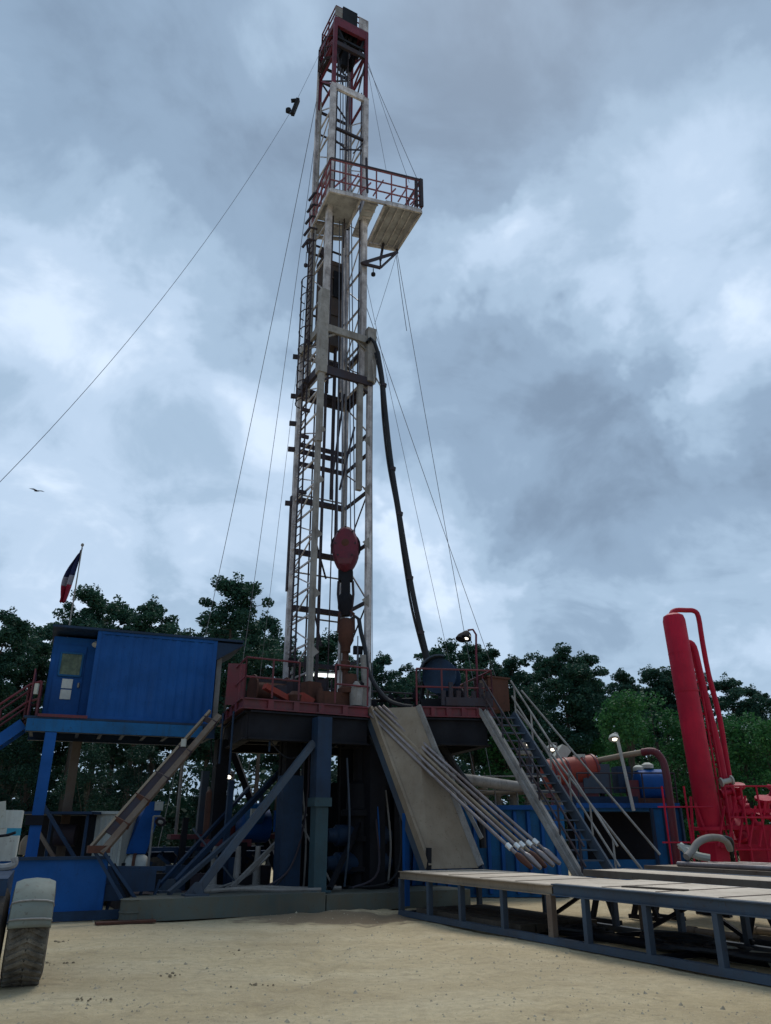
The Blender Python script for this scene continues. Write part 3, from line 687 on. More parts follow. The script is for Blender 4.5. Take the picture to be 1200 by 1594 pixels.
# base (mud boat)
m_ = MB(); base = [V((-5.75,19.75,0)), V((-1.55,21.95,0)), V((-2.35,23.4,0)), V((-6.55,21.2,0))]
m_.slab([(p.x, p.y) for p in base], .0, .46)
m_.build('mud_boat', M['boat'], rig)
MB().slab([(-1.52,21.98),(2.4,24.0),(1.6,25.6),(-2.3,23.42)], .0, .40).build('mud_boat', M['boat'], rig)
MB().slab([(-6.5,21.3),(1.6,25.5),(-.4,29.5),(-8.4,25.2)], .0, .34).build('mud_boat', M['mast_dark'], rig)
# left red panel and the railings of the floor
m_ = MB(); q = F5.lerp(F0, .62)
m_.box(z_(q, FZ+.6), (.55,.06,1.25), .2); m_.build('wind_panel', M['red'], rig)
m_ = MB(); railing(m_, [z_(F0.lerp(F5,.42), FZ), z_(F0, FZ), z_(F0.lerp(F1,.42), FZ)], 1.1, .03, .9); m_.build('floor_rail', M['red'], rig)
m_ = MB(); railing(m_, [z_(F0.lerp(F1,.72), FZ), z_(F1, FZ)], 1.15, .03, .9); m_.build('floor_rail', M['red'], rig)
m_ = MB(); railing(m_, [z_(F2, FZ), z_(F3, FZ), z_(F4, FZ)], 1.1, .03, .75); m_.build('floor_rail', M['red'], rig)
m_ = MB(); railing(m_, [z_(F5.lerp(F4,.15), FZ), z_(F4, FZ)], 1.1, .03, 1.3); m_.build('floor_rail', M['mast_dark'], rig)
for k in range(3):
    p = F2.lerp(F3, .05+.05*k)
m_ = MB(); 
for k in range(7): m_.bar(z_(F3.lerp(F2,.05+.1*k), FZ), z_(F3.lerp(F2,.05+.1*k), FZ+.45+.25*(k % 2)), .14, .06)
m_.bar(z_(F3.lerp(F2,.0), FZ+.12), z_(F3.lerp(F2,.62), FZ+.12), .1,.25); m_.build('toe_panel', M['mast_dark'], rig)

# ---------------------------------------------------------------- things on the floor
t = thing('drawworks', 'low dark winch housing beyond the left floor railing', 'winch', (-3.6,25,FZ))
m_ = MB(); m_.box((-3.6,25,FZ+.45), (1.5,1.1,.9), RZ); m_.box((-4.5,25.1,FZ+.3), (.5,.8,.6), RZ); m_.build('housing', M['mast_dark'], t)
MB().lathe((-4.2,24.2,FZ+.55), bv, [(0,.5),(.05,.5),(.05,.3),(1.1,.3),(1.1,.5),(1.15,.5)], 18).build('drum', M['rust'], t)
t = thing('pipe_tongs', 'orange manual pipe tongs lying over the left front floor edge', 'pipe tongs', A(430,1085,22.9))
m_ = MB(); a1, a2 = A(412,1068,22.6), A(448,1088,23.1); m_.bar(a1, a2, .22, .16); m_.bar(a2, a2+V((.45,.1,.05)), .16, .3); m_.bar(a2+V((.4,.1,.1)), a2+V((.75,.1,-.1)), .12, .24)
m_.build('tong_arm', M['orange'], t)
MB().lathe(a2+V((.2,0,-.2)), (0,0,1), [(0,.16),(.3,.22),(.42,.1)], 10).build('tong_jaw', M['rust'], t); MB().lathe(a2+V((.95,.2,-.2)), (0,0,1), [(0,.1),(.35,.12),(.6,.05)], 10).build('tong_jaw', M['rust'], t)
t = thing('rotary_table_gear', 'cluster of rusty slips and gear at the foot of the mast', 'drill floor gear', (-1.6,24.2,FZ))
m_ = MB(); m_.box((-1.5,24.1,FZ+.2), (1.4,.9,.4), RZ); m_.lathe((-1.1,24.0,FZ+.4), (0,0,1), [(0,.4),(.15,.4),(.2,.25),(.6,.2)], 14); m_.box((-2.3,23.7,FZ+.35), (.5,.4,.7), RZ+.3)
m_.build('slips', M['rust'], t)
m_ = MB(); m_.lathe((-.9,23.75,FZ), (0,0,1), [(0,.2),(.5,.22),(.6,.16),(.75,.05)], 12); m_.box((-.75,23.9,FZ+.3), (.3,.3,.6), RZ); m_.build('bucket', M['mast_grey'], t)
for i, (x_, y_, w_, h_) in enumerate(((-3.2,23.4,.3,.55),(-2.9,24.3,.4,.8),(-2.0,24.4,.3,.9))):
    MB().box((x_, y_, FZ+h_/2), (w_, .3, h_), RZ+i*.4).build('tool_box', M['mast_dark'], t)
t = thing('fluorescent_light', 'lit fluorescent tube light mounted low inside the mast above the floor', 'light', A(498,1051,25.3))
lb, le = A(476,1050,25.3), A(521,1052,25.3)
MB().bar(lb+V((0,.04,.09)), le+V((0,.04,.09)), .16, .05).build('housing', M['white'], t)
MB().bar(lb, lb.lerp(le,.28), .09, .07).build('lit_tube', M['tube_lit'], t); MB().bar(lb.lerp(le,.38), le, .09, .10).build('lit_tube', M['tube_lit'], t)
MB().bar(lb+V((0,.1,-.1)), V((lb.x, lb.y+.1, FZ-.03)), .05).build('stand', M['mast_dark'], t); MB().bar(le+V((-.1,.1,-.1)), V((le.x-.1, le.y+.1, FZ-.03)), .05).build('stand', M['mast_dark'], t)
# hose drum / guide at the right of the floor
t = thing('hose_drum', 'blue curved hose guide and drum on the right side of the rig floor', 'hose drum', A(682,1092,24.3))
dc = A(682,1055,24.3)
MB().lathe(dc-V((.0,.35,0)), (.35,1,0), [(0,.2),(0,.55),(.06,.55),(.06,.36),(.6,.36),(.6,.55),(.66,.55),(.66,.2)], 24).build('drum', M['blue_dark'], t)
pts = [dc+V((.62*math.cos(a_), -.25, .62*math.sin(a_))) for a_ in [R(200-14*i) for i in range(10)]]
m_ = MB()
for p, q in zip(pts, pts[1:]): m_.bar(p, q, .62, .05, up=((p+q)/2-dc-V((0,-.25,0))))
m_.build('hood', M['slate'], t)
m_ = MB(); 
for s_ in (-.5,.5): m_.bar(dc+V((s_*.9,.1,-.1)), V((dc.x+s_*1.2, dc.y+.1, FZ-.03)), .1)
m_.box((dc.x, dc.y+.2, FZ+.12), (1.1,.9,.3), 0); m_.build('stand', M['black_blue'], t)
t = thing('driller_cabinet', 'brown rusty cabinet at the head of the access stairs', 'cabinet', (3.5,24.9,FZ))
m_ = MB(); m_.box((3.45,24.9,FZ+.5), (.8,.7,1.0), RZ); m_.box((3.45,24.9,FZ+1.02), (.9,.8,.05), RZ); m_.build('cabinet_body', M['rust'], t)
m_ = MB(); m_.box((3.28,24.53,FZ+.5), (.66,.03,.8), RZ); m_.build('cabinet_door', M['brown'], t)
# air winch group right side
t = thing('air_winch', 'small red air winch behind the right floor railing', 'winch', (2.2,25,FZ))
m_ = MB(); m_.box((2.2,25.0,FZ+.2), (.9,.5,.35), RZ); m_.build('winch_frame', M['red'], t)
MB().lathe((1.85,24.85,FZ+.5), bv, [(0,.3),(.05,.3),(.05,.16),(.6,.16),(.6,.3),(.65,.3)], 16).build('drum', M['mast_dark'], t)
# hooked floor lamp against the sky
t = thing('floor_lamp', 'hooked lamp post with dark shades above the right rig floor railing', 'lamp', A(740,1060,24.6))
lp = [V((A(741,1020,24.6).x, 24.6, FZ-.03)), A(741,1015,24.6), A(741,988,24.6), A(736,980,24.6), A(728,981,24.6)]
MB().path(lp, .035, 7).build('lamp_post', M['mast_red'], t)
m_ = MB(); m_.lathe(A(727,983,24.6), (-.3,-.3,-1), [(0,.07),(.1,.16),(.28,.2)], 12); m_.lathe(A(720,986,24.6), (-.4,-.3,-1), [(0,.06),(.1,.13),(.25,.17)], 12); m_.build('lamp_shade', M['black_blue'], t)
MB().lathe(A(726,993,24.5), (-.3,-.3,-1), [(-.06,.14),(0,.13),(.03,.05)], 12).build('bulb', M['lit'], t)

t = thing('valve_manifold', 'dark upright manifold with valves behind the gap above the ramp', 'manifold', (.3,25.6,FZ))
m_ = MB()
for k in range(6):
    x = -.4+.28*k; h = .5+.35*((k*3) % 4)/3; m_.tube(V((x,25.7,FZ-.03)), V((x,25.7,FZ+h)), .05)
    m_.lathe(V((x,25.6,FZ+h*.7)), (0,-1,0), [(0,.1),(.03,.13),(.05,.13),(.07,.02)], 10)
m_.tube(V((-.5,25.7,FZ+.45)), V((1.2,25.7,FZ+.5)), .06); m_.build('manifold_body', M['black_blue'], t)
for k, (x_, h_) in enumerate(((-3.0,1.5),(-.9,1.9),(1.35,1.35))):
    t = thing('gauge_stand', ['dark gauge stand behind the left floor railing', 'thin gauge stand just left of the kelly', 'gauge stand beside the blue hose drum'][k], 'gauge stand', (x_,24.6,FZ), 'gauge stands on the rig floor')
    MB().tube(V((x_,24.6,FZ-.03)), V((x_,24.6,FZ+h_)), .04).build('stem', M['mast_grey'], t)
    MB().box(V((x_,24.58,FZ+h_)), (.3,.16,.26), .2).build('gauge_box', M['black_blue'], t)
# ---------------------------------------------------------------- under the floor
t = thing('blowout_preventer', 'dark stack of flanged well valves under the middle of the rig floor', 'wellhead', (-.6,25,.3))
m_ = MB(); m_.lathe((-.75,24.7,.34), (0,0,1), [(0,.5),(.1,.5),(.1,.28),(.5,.28),(.5,.5),(.62,.5),(.62,.36),(1.3,.36),(1.3,.55),(1.45,.55),(1.45,.4),(2.0,.4),(2.0,.6),(2.15,.6),(2.2,.45),(2.9,.4),(3.0,.25),(4.3,.25)], 20); m_.build('stack_body', M['black_blue'], t)
for z in (.95, 1.7): MB().lathe(V((-.75,24.7,z+.1))-bv*1.1, bv, [(0,.18),(.25,.22),(.3,.3),(1.9,.3),(1.95,.22),(2.2,.18)], 14).build('ram_housing', M['blue_dark'], t)
for k, pts in enumerate(((V((-3.0,22.9,.5)),V((-2.5,23.2,1.4)),V((-2.45,23.6,3.6)),V((-2.6,24,4.6))), (V((-3.3,22.6,.5)),V((-2.6,22.9,1.0)),V((-2.3,23.5,2.4)),V((-2.3,23.9,4.6))), (V((-1.0,23.1,.5)),V((.1,23.9,.6)),V((.45,24.4,1.4)),V((.35,24.7,3.2))), (V((-.9,23.0,.5)),V((-.2,23.5,.9)),V((-.3,24.2,2.6)),V((-.2,24.6,4.5))))):
    hose('control_hose', pts, .03, M['mast_dark'] if k % 2 else M['hose'], ['thin dark hose hanging left of the grey green leg column, nearest the long brace', 'thin grey cable looping up just left of the grey green leg column', 'black hose curling up from the base towards the ramp', 'thin cable rising behind the grey green leg column on its right'][k], group='hoses under the rig floor')
for k, (x0, x1, yy) in enumerate(((-4.9,-1.7,22.1),(-4.4,-1.2,22.7))):
    m_ = MB(); pts = smooth([V((x0, yy-.9, .50)), V(((x0*2+x1)/3, yy-.35, .55)), V(((x0+2*x1)/3, yy+.0, .50)), V((x1, yy+.25, .5))]); m_.path(pts, .05, 7)
    tag(m_.build('supply_hose', M['grey_hose']), ['pale hose lying along the front of the grey steel base', 'second pale hose snaking behind the foot of the long brace'][k], 'hose', 'hoses on the steel base')

# ---------------------------------------------------------------- rig carrier truck behind the left of the floor
ca = thing('rig_carrier', 'carrier truck with blue engine and red deck behind the long braces', 'truck', (-5.2,27.5,0))
def cc(u, d, z): return V((-4.9, 27.6, z)) + bv*u + av*d
m_ = MB(); m_.bar(cc(-3.6,0,1.15), cc(1.0,0,1.15), 1.0, .32); m_.bar(cc(-3.6,.9,1.4), cc(.6,.9,1.4), .5, .12); m_.build('chassis', M['blue_dark'], ca)
for u in (-2.9,-1.6,-.3):
    wh = MB().lathe(cc(u,.95,.62), av, [(0,.3),(0,.5),(.04,.58),(.26,.58),(.3,.5),(.3,.3)], 22).build('wheel', M['rubber'], ca)
    MB().lathe(cc(u,1.15,.62), av, [(0,.3),(.04,.3),(.04,.2),(.12,.12),(.14,.05)], 14).build('rim', M['mast_grey'], wh)
m_ = MB(); m_.bar(cc(-2.6,1.1,1.75), cc(.8,1.1,1.75), .5, .14); m_.bar(cc(-1.2,1.3,1.9), cc(.0,1.3,1.9), .2, .35); m_.build('deck_rail', M['red'], ca)
MB().lathe(A(372,1285,25.6), bv, [(0,.3),(.05,.5),(.9,.5),(.95,.3)], 16).build('engine', M['blue'], ca)
MB().lathe(A(383,1266,25.2), bv, [(0,.1),(.02,.30),(.5,.30),(.55,.1)], 16).build('fan_housing', M['blue_tank'], ca)
MB().box(A(394,1268,24.9), (.16,.1,.34), .6).build('glint_panel', M['white'], ca)  # white patch painted as the glint on the engine
MB().box(A(432,1278,25.0), (.22,.2,.6), .3).build('cover', M['blue'], ca)
MB().box(A(352,1312,25.2), (1.5,.3,.2), .3).build('deck_rail', M['red'], ca)
sq_ = A(328,1318,25.4); MB().lathe(sq_, up, [(0,.2),(.05,.28),(1.55,.28),(1.65,.18)], 14).build('silencer', M['rust'], ca)
for x_, y_ in ((322,1225),(345,1218)): MB().tube(A(x_,1318,25.5), A(x_+3,y_,25.5), .045).build('exhaust_pipe', M['mast_grey'], ca)
for k, u in enumerate((-2.3,-1.55)):
    MB().tube(cc(u,.7,1.7), cc(u,.7,4.0-.4*k), .05).build('exhaust_pipe', M['mast_grey'], ca)
m_ = MB(); m_.plate([cc(-3.9,1.0,1.3), cc(-3.3,1.0,1.3), cc(-2.9,1.0,2.75), cc(-3.4,1.0,2.75)], .7); m_.build('hood', M['blue'], ca)
m_ = MB(); m_.plate([cc(-3.2,1.4,2.5), cc(-2.95,1.4,2.5), cc(-2.95,1.4,2.75), cc(-3.2,1.4,2.75)], .05); m_.build('hood_panel', M['white'], ca)
m_ = MB(); 
for k in range(9):
    u = -3.4+.5*k; m_.bar(cc(u,.8,.5), cc(u+.25,.9,1.5), .07); m_.bar(cc(u,1.2,1.15+.1*(k % 3)), cc(u+.35,1.2,1.0), .1)
m_.build('running_gear', M['blue_dark'], ca)
for k, x_ in enumerate((367,398,330)):
    MB().lathe(V((A(x_,1385,24.0).x,24.0,.42)), up, [(0,.3),(.08,.3),(.1,.12),(.6,.1),(1.1,.07)], 12).build('jack', M['mast_grey'], ca)
for k in range(9):
    x = 255+23*k+(k*37 % 7); Yk = 24.5+(k*5 % 4)*.7; w_ = .05+.03*(k % 3); h_ = .9+(k*13 % 9)*.35
    if k in (3,9): h_ = 4.3
    MB().bar(V((A(x,1340,Yk).x,Yk,.1)), V((A(x+3,1340,Yk).x,Yk,h_)), w_*2).build('upright', M[['blue_dark','black_blue','slate','mast_grey'][k % 4]], ca)
for k in range(8):
    x = 250+22*k; Yk = 24.2+.3*(k % 3); q = A(x,1372-4*(k % 3),Yk)
    MB().box((q.x,Yk,.55+.1*(k % 3)), (.5+.1*(k % 2),.4,.5+.2*(k % 3)), .3*k).build('gear_box', M[['black_blue','blue_dark','black_blue','mast_dark'][k % 4]], ca)
for k, (x0, y0, x1, y1, Yq, mt) in enumerate(((445,1240,520,1385,24.0,'mast_grey'),(468,1200,472,1385,24.2,'mast_grey'),(540,1180,536,1380,23.6,'slate'),(600,1230,604,1375,24.4,'mast_grey'),(300,1290,372,1380,23.9,'slate'),(420,1330,330,1385,23.6,'mast_grey'),(575,1150,590,1375,24.2,'blue'))):
    o = MB().path(smooth([A(x0,y0,Yq), A((x0+x1)/2+6,(y0+y1)/2+8,Yq-.1), A(x1,y1,Yq)]), .03, 7).build('service_line', M[mt])
    tag(o, ['pale thin line curving down behind the grey green leg column', 'pale vertical line just left of the grey green leg column', 'blue grey line hanging just right of the grey green leg column', 'pale line hanging near the left edge of the ramp', 'blue grey line sloping behind the foot of the long front brace', 'pale line crossing low behind the long front brace', 'blue line hanging in the dark space left of the ramp'][k], 'service line', 'thin lines hanging under the rig floor')
# work lights near the carrier
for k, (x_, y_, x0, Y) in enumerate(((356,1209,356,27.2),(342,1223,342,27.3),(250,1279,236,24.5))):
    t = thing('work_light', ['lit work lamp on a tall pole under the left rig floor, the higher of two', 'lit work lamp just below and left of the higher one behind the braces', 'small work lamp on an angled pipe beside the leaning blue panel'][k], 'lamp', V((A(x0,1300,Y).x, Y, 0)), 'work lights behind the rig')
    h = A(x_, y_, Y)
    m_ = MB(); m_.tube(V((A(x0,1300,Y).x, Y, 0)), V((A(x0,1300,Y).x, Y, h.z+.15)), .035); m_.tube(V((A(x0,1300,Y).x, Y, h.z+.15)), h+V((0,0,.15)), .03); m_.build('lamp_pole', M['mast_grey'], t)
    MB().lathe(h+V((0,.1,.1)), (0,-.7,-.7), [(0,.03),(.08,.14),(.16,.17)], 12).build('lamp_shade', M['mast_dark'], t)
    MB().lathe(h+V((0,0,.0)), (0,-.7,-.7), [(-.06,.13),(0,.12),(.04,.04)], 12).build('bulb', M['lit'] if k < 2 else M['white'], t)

# ---------------------------------------------------------------- doghouse on its platform
dh = thing('doghouse', 'bright blue corrugated steel cabin raised on posts left of the rig', 'cabin', (-7.2,23.8,4.75))
DZ0, DZ1 = 4.95, 7.55
D = V((-8.68,22.75,0)); dw_ = V((3.3,1.35,0)).normalized(); dn = V((-dw_.y, dw_.x, 0))   # along the front, and inwards
WID = 3.5
def dd(u, d, z): return D + dw_*u + dn*d + up*z
# corrugated walls
def corr(p, q, z0, z1, inn, pitch=.28, dep=.02):
    n = int((q-p).length/pitch*4); vs = []; fs = []
    for i in range(n+1):
        t = i/n; o = dep*(0 if (i % 4) in (0, 1) else 1); c = p.lerp(q, t) + inn*o
        vs += [c+up*z0, c+up*z1, c+inn*.1+up*z0, c+inn*.1+up*z1]
    for i in range(n):
        a_ = i*4; b_ = a_+4
        fs += [(a_, b_, b_+1, a_+1), (a_+2, a_+3, b_+3, b_+2), (a_+1, b_+1, b_+3, a_+3), (a_, a_+2, b_+2, b_)]
    return MB().add(vs, fs)
corr(dd(.06,0,0), dd(WID-.06,0,0), DZ0+.1, DZ1-.08, dn).build('front_wall', M['blue'], dh, flat=True)
corr(dd(0,.06,0), dd(0,2.4,0), DZ0+.1, DZ1-.08, dw_).build('end_wall', M['blue'], dh, flat=True)
corr(dd(WID,.06,0), dd(WID,2.4,0), DZ0+.1, DZ1-.08, -dw_).build('end_wall', M['blue'], dh, flat=True)
corr(dd(-1.3,2.5,0), dd(WID,2.5,0), DZ0+.1, DZ1-.08, -dn).build('rear_wall', M['blue'], dh, flat=True)
m_ = MB()
for u, d in ((0,0),(WID,0),(0,2.45),(WID,2.45)): m_.bar(dd(u,d+.04,DZ0), dd(u,d+.04,DZ1), .12, .12, up=dn)
for z in (DZ0+.05, DZ1-.04):
    m_.bar(dd(.065,.03,z), dd(WID-.065,.03,z), .1, .1); m_.bar(dd(0,.1,z), dd(0,2.4,z), .1, .1); m_.bar(dd(WID,.1,z), dd(WID,2.4,z), .1, .1)
m_.build('corner_frame', M['blue'], dh)
m_ = MB(); m_.add([dd(-1.35,-.06,DZ1), dd(WID+.9,-.06,DZ1), dd(WID+.9,2.6,DZ1-.02), dd(-1.35,2.6,DZ1-.02), dd(-1.35,-.06,DZ1+.07), dd(WID+.9,-.06,DZ1+.07), dd(WID+.9,2.6,DZ1+.05), dd(-1.35,2.6,DZ1+.05)],
    [(3,2,1,0),(4,5,6,7),(0,1,5,4),(1,2,6,5),(2,3,7,6),(3,0,4,7)]); m_.build('roof', M['blue_dark'], dh)
# sloped awning over the right end
m_ = MB(); m_.add([dd(WID+.06,.0,DZ1-.05), dd(WID+.95,.0,DZ1-.05), dd(WID+.06,.0,DZ1-.62), dd(WID+.06,2.4,DZ1-.05), dd(WID+.95,2.4,DZ1-.05), dd(WID+.06,2.4,DZ1-.62)],
    [(0,1,2),(3,5,4),(1,4,5,2),(0,2,5,3),(0,3,4,1)]); m_.build('awning', M['blue_dark'], dh)
# recessed porch wall with door
PD = .85
m_ = MB(); m_.plate([dd(-1.25,PD,DZ0+.02), dd(-.0,PD,DZ0+.02), dd(-.0,PD,DZ1-.1), dd(-1.25,PD,DZ1-.1)], .06); m_.build('porch_wall', M['blue'], dh)
m_ = MB(); m_.plate([dd(-1.25,PD,DZ0+.02), dd(-1.25,2.5,DZ0+.02), dd(-1.25,2.5,DZ1-.1), dd(-1.25,PD,DZ1-.1)], .06); m_.build('end_wall', M['blue'], dh)
door = MB().plate([dd(-1.12,PD-.05,DZ0+.1), dd(-.3,PD-.05,DZ0+.1), dd(-.3,PD-.05,DZ1-.35), dd(-1.12,PD-.05,DZ1-.35)], .05).build('door', M['blue'], dh)
MB().plate([dd(-1.0,PD-.09,DZ0+1.32), dd(-.38,PD-.09,DZ0+1.32), dd(-.38,PD-.09,DZ0+2.0), dd(-1.0,PD-.09,DZ0+2.0)], .03).build('window', M['glass'], door)
m_ = MB(); z0 = DZ0+1.32
for p, q in (((-1.0,z0),(-.38,z0)), ((-1.0,z0+.68),(-.38,z0+.68)), ((-1.0,z0),(-1.0,z0+.68)), ((-.38,z0),(-.38,z0+.68))):
    m_.bar(dd(p[0],PD-.11,p[1]), dd(q[0],PD-.11,q[1]), .05, .05)
m_.build('window_frame', M['blue_tank'], door)
MB().box(dd(-.38,PD-.1,DZ0+1.05), (.05,.08,.14)).build('handle', M['mast_grey'], door)
for k in range(2):
    z0 = DZ0+.62+.32*k
    nb = MB().plate([dd(-.86,PD-.095,z0), dd(-.56,PD-.095,z0), dd(-.56,PD-.095,z0+.28), dd(-.86,PD-.095,z0+.28)], .015).build('notice', M['paper'], door)
m_ = MB(); m_.lathe(dd(-.06,.55,DZ1-.25), (0,-.6,-.8), [(0,.05),(.12,.1)], 10); m_.build('porch_lamp', M['white'], dh)
MB().bar(dd(WID+.2,.3,DZ0), dd(WID+.2,.3,DZ1-.5), .16).build('post', M['mast_grey'], dh)
# platform below
pf = thing('cabin_platform', 'blue steel platform on posts carrying the cabin, with stairs at its left end', 'platform', (-7.6,23.6,0))
m_ = MB(); m_.ibeam(dd(-1.6,-.02,DZ0-.25), dd(WID+.2,-.02,DZ0-.25), .2, .36, .03); m_.ibeam(dd(-1.6,2.5,DZ0-.25), dd(WID+.2,2.5,DZ0-.25), .2, .36, .03); m_.build('beam', M['blue_dark'], pf)
MB().bar(dd(-1.6,-.13,DZ0-.25), dd(WID-.2,-.13,DZ0-.25), .02, .34).build('fascia', M['blue_tank'], pf)
m_ = MB()
for i in range(9): m_.ibeam(dd(-1.5+.65*i,.1,DZ0-.22), dd(-1.5+.65*i,2.4,DZ0-.22), .1, .24, .02)
m_.slab([tuple(dd(-1.7,-.12,0))[:2], tuple(dd(WID+.2,-.12,0))[:2], tuple(dd(WID+.2,2.6,0))[:2], tuple(dd(-1.7,2.6,0))[:2]], DZ0-.065, DZ0-.005)
m_.build('deck', M['blue_dark'], pf)
MB().bar(dd(-1.35,-.14,DZ0+.02), dd(-.02,-.14,DZ0+.02), .03, .08).build('toe_rail', M['red'], pf)
pb = dd(-.92,.0,0)
MB().bar(z_(pb,.0), z_(pb,DZ0-.44), .30, .26, up=dn).build('post', M['blue'], pf)
pc = dd(-.15,2.4,0); MB().bar(z_(pc,.0), z_(pc,DZ0-.44), .26, .26, up=dn).build('post', M['brown'], pf)
MB().bar(dd(-.9,-.05,2.7), dd(.45,-.4,.9), .09).build('brace', M['blue_dark'], pf)
MB().bar(dd(-.9,-.05,2.0), dd(.4,-.4,.3), .09).build('brace', M['brown'], pf)
MB().box(z_(pb,2.2)+V((0,-.16,0)), (.45,.06,.25), .4).build('bracket', M['black_blue'], pf)
st0, st1 = dd(-1.7,.2,DZ0-.2), dd(-5.2,-.2,1.6)
for o in (0, 1.0):
    MB().bar(st0+dn*o, st1+dn*o, .08, .30).build('stringer', M['blue'], pf)
m_ = MB()
for i in range(14): q = st0.lerp(st1, (i+.5)/14); m_.box(q+dn*.5+up*.02, (.26,.94,.04), math.atan2(dw_.y, dw_.x))
m_.build('tread', M['blue_dark'], pf)
for o in (0, 1.0):
    m_ = MB(); railing(m_, [dd(-1.4,.2+o-.1,DZ0), st0+dn*o+up*.1, st1+dn*o+up*.1], 1.0, .035, .9); m_.build('stair_rail', M['red'], pf)
m_ = MB(); q = dd(-1.62,.1,DZ0); m_.plate([q, q+dn*1.1, q+dn*1.1+up*1.35, q+up*1.35], .04); m_.build('end_panel', M['red'], pf)
MB().box(dd(-1.5,-.05,DZ0+.75), (.1,.08,.3)).build('bracket', M['cream'], pf)

# brown channel beam running down from the floor to the skid
t = thing('slide_chute', 'long rusty brown double channel sloping down from the floor corner past the cabin', 'beam', (-5.8,20.6,1.4))
q0, q1 = V((-4.75,21.8,4.95)), V((-6.85,19.75,1.5)); dr = (q1-q0).normalized(); sd_ = dr.cross(up).normalized(); nn = sd_.cross(dr)
sv = A(500,800,10)-A(490,800,10); sv = V((1,0,0)); perp = (sv - dr*sv.dot(dr)).normalized()
MB().bar(q0.lerp(q1,.3)-perp*.05, q0.lerp(q1,.9)-perp*.05, .24, .04, up=(0,-1,.3)).build('tray', M['mast_dark'], t)
MB().bar(q0+perp*.13, q1+perp*.13, .15, .13, up=(0,-1,.3)).build('side_rail', M['brown'], t)
MB().bar(q0-perp*.20, q1-perp*.20, .06, .13, up=(0,-1,.3)).build('side_rail', M['tan'], t)
for k in (.06,.3,.5,.66,.82): c = q0.lerp(q1, k); MB().bar(c-perp*.22, c+perp*.22, .09, .15).build('cross_bracket', M['rust'] if k > .6 else M['mast_dark'], t)
MB().box(q0.lerp(q1,.99), (.5,.25,.16), .5).build('cross_bracket', M['rust'], t)
MB().box(q0.lerp(q1,.27)-perp*.1+V((0,-.12,.05)), (.12,.1,.2)).build('cable_clip', M['white'], t)
for k, o in enumerate((0,.2)):
    MB().bar(q1+V((-.05+o,-.05,0)), V((-6.05+o,19.9+.4*k,.3)), .07).build('strut', M['blue_dark'], t)

for k, (pa_, pb2, sg) in enumerate((((-2.6,22.75,5.0),(-1.0,23.6,5.0),.9), ((-3.6,22.3,5.0),(-2.2,23.0,4.2),.7), ((-4.9,24.0,4.9),(-5.6,25.2,4.8),1.1), ((-.5,23.9,4.6),(.9,24.2,4.7),.8))):
    a_, b_ = V(pa_), V(pb2); hose('slack_cable', [a_.lerp(b_, i/6)-up*sg*4*(i/6)*(1-i/6) for i in range(7)], .02, M['hose'], ['slack black cable hanging under the front floor edge right of the column', 'slack black cable hanging left of the leg column top', 'slack cable hanging below the left corner of the floor', 'slack black cable hanging behind the head of the ramp'][k], 'cable', group='slack cables under the rig floor')
# flag
t = thing('flagpole', 'thin flagpole rising behind the left end of the blue cabin roof', 'flagpole', A(105,985,23.5))
FPX_ = A(106,985,23.5).x
MB().tube(V((FPX_,23.5,DZ0-.05)), V((FPX_,23.5,10.55)), .03, .02, n=8).build('pole', M['mast_grey'], t)
MB().lathe(V((FPX_,23.5,10.55)), up, [(0,.02),(.03,.05),(.08,.05),(.12,.01)], 8).build('finial', M['mast_grey'], t)
fl = thing('flag', 'limp blue white and red flag hanging at the top of the pole above the cabin', 'flag', V((FPX_,23.5,8.6)))
def cloth(t0, t1, name, mt):
    vs = []; fs = []; nu, nv = 10, 8
    for j in range(nv+1):
        for i in range(nu+1):
            h = t0+(t1-t0)*j/nv; wdt = .08+.20*math.sin(math.pi*min(h*1.08,1)**1.0)*(.75+.5*h)
            x = FPX_ + .0 - wdt*(i/nu) - .12*h*(i/nu)+.02 - .26*h; z = 10.5 - 1.85*h - .22*(i/nu)*(1-h) + .18*(i/nu)*h*0
            y = 23.48 + .09*math.sin(i/nu*11+h*3)*(.4+h)
            vs.append((x, y, z))
    for j in range(nv):
        for i in range(nu): a_ = j*(nu+1)+i; fs.append((a_, a_+1, a_+nu+2, a_+nu+1))
    m_ = MB().add(vs, fs); o = m_.build(name, M[mt], fl); md = o.modifiers.new('thick', 'SOLIDIFY'); md.thickness = .012; return o
cloth(0, .50, 'blue_field', 'flag_blue'); cloth(.50,.68,'white_stripe','flag_white'); cloth(.68,1,'red_stripe','flag_red')
bd = thing('bird', 'tiny dark bird gliding in the sky at the left', 'bird', A(57,764,80))
bc = A(57,764,80); m_ = MB()
m_.lathe(bc+V((-.35,0,0)), (1,.2,.05), [(0,.01),(.1,.06),(.3,.1),(.5,.07),(.6,.06),(.68,.01)], 8)
for s_ in (-1,1): m_.add([bc+V((-.12,0,.03)), bc+V((.18,0,.03)), bc+V((.12+s_*.35,s_*.3,.16)), bc+V((s_*.72,s_*.5,.08)), bc+V((-.1+s_*.3,s_*.3,.14)), bc+V((.0,0,.08))], [(0,1,5),(1,2,5),(2,3,4),(2,4,5),(4,0,5),(0,4,3),(0,3,2),(0,2,1)])
m_.build('bird_body', M['bird'], bd)
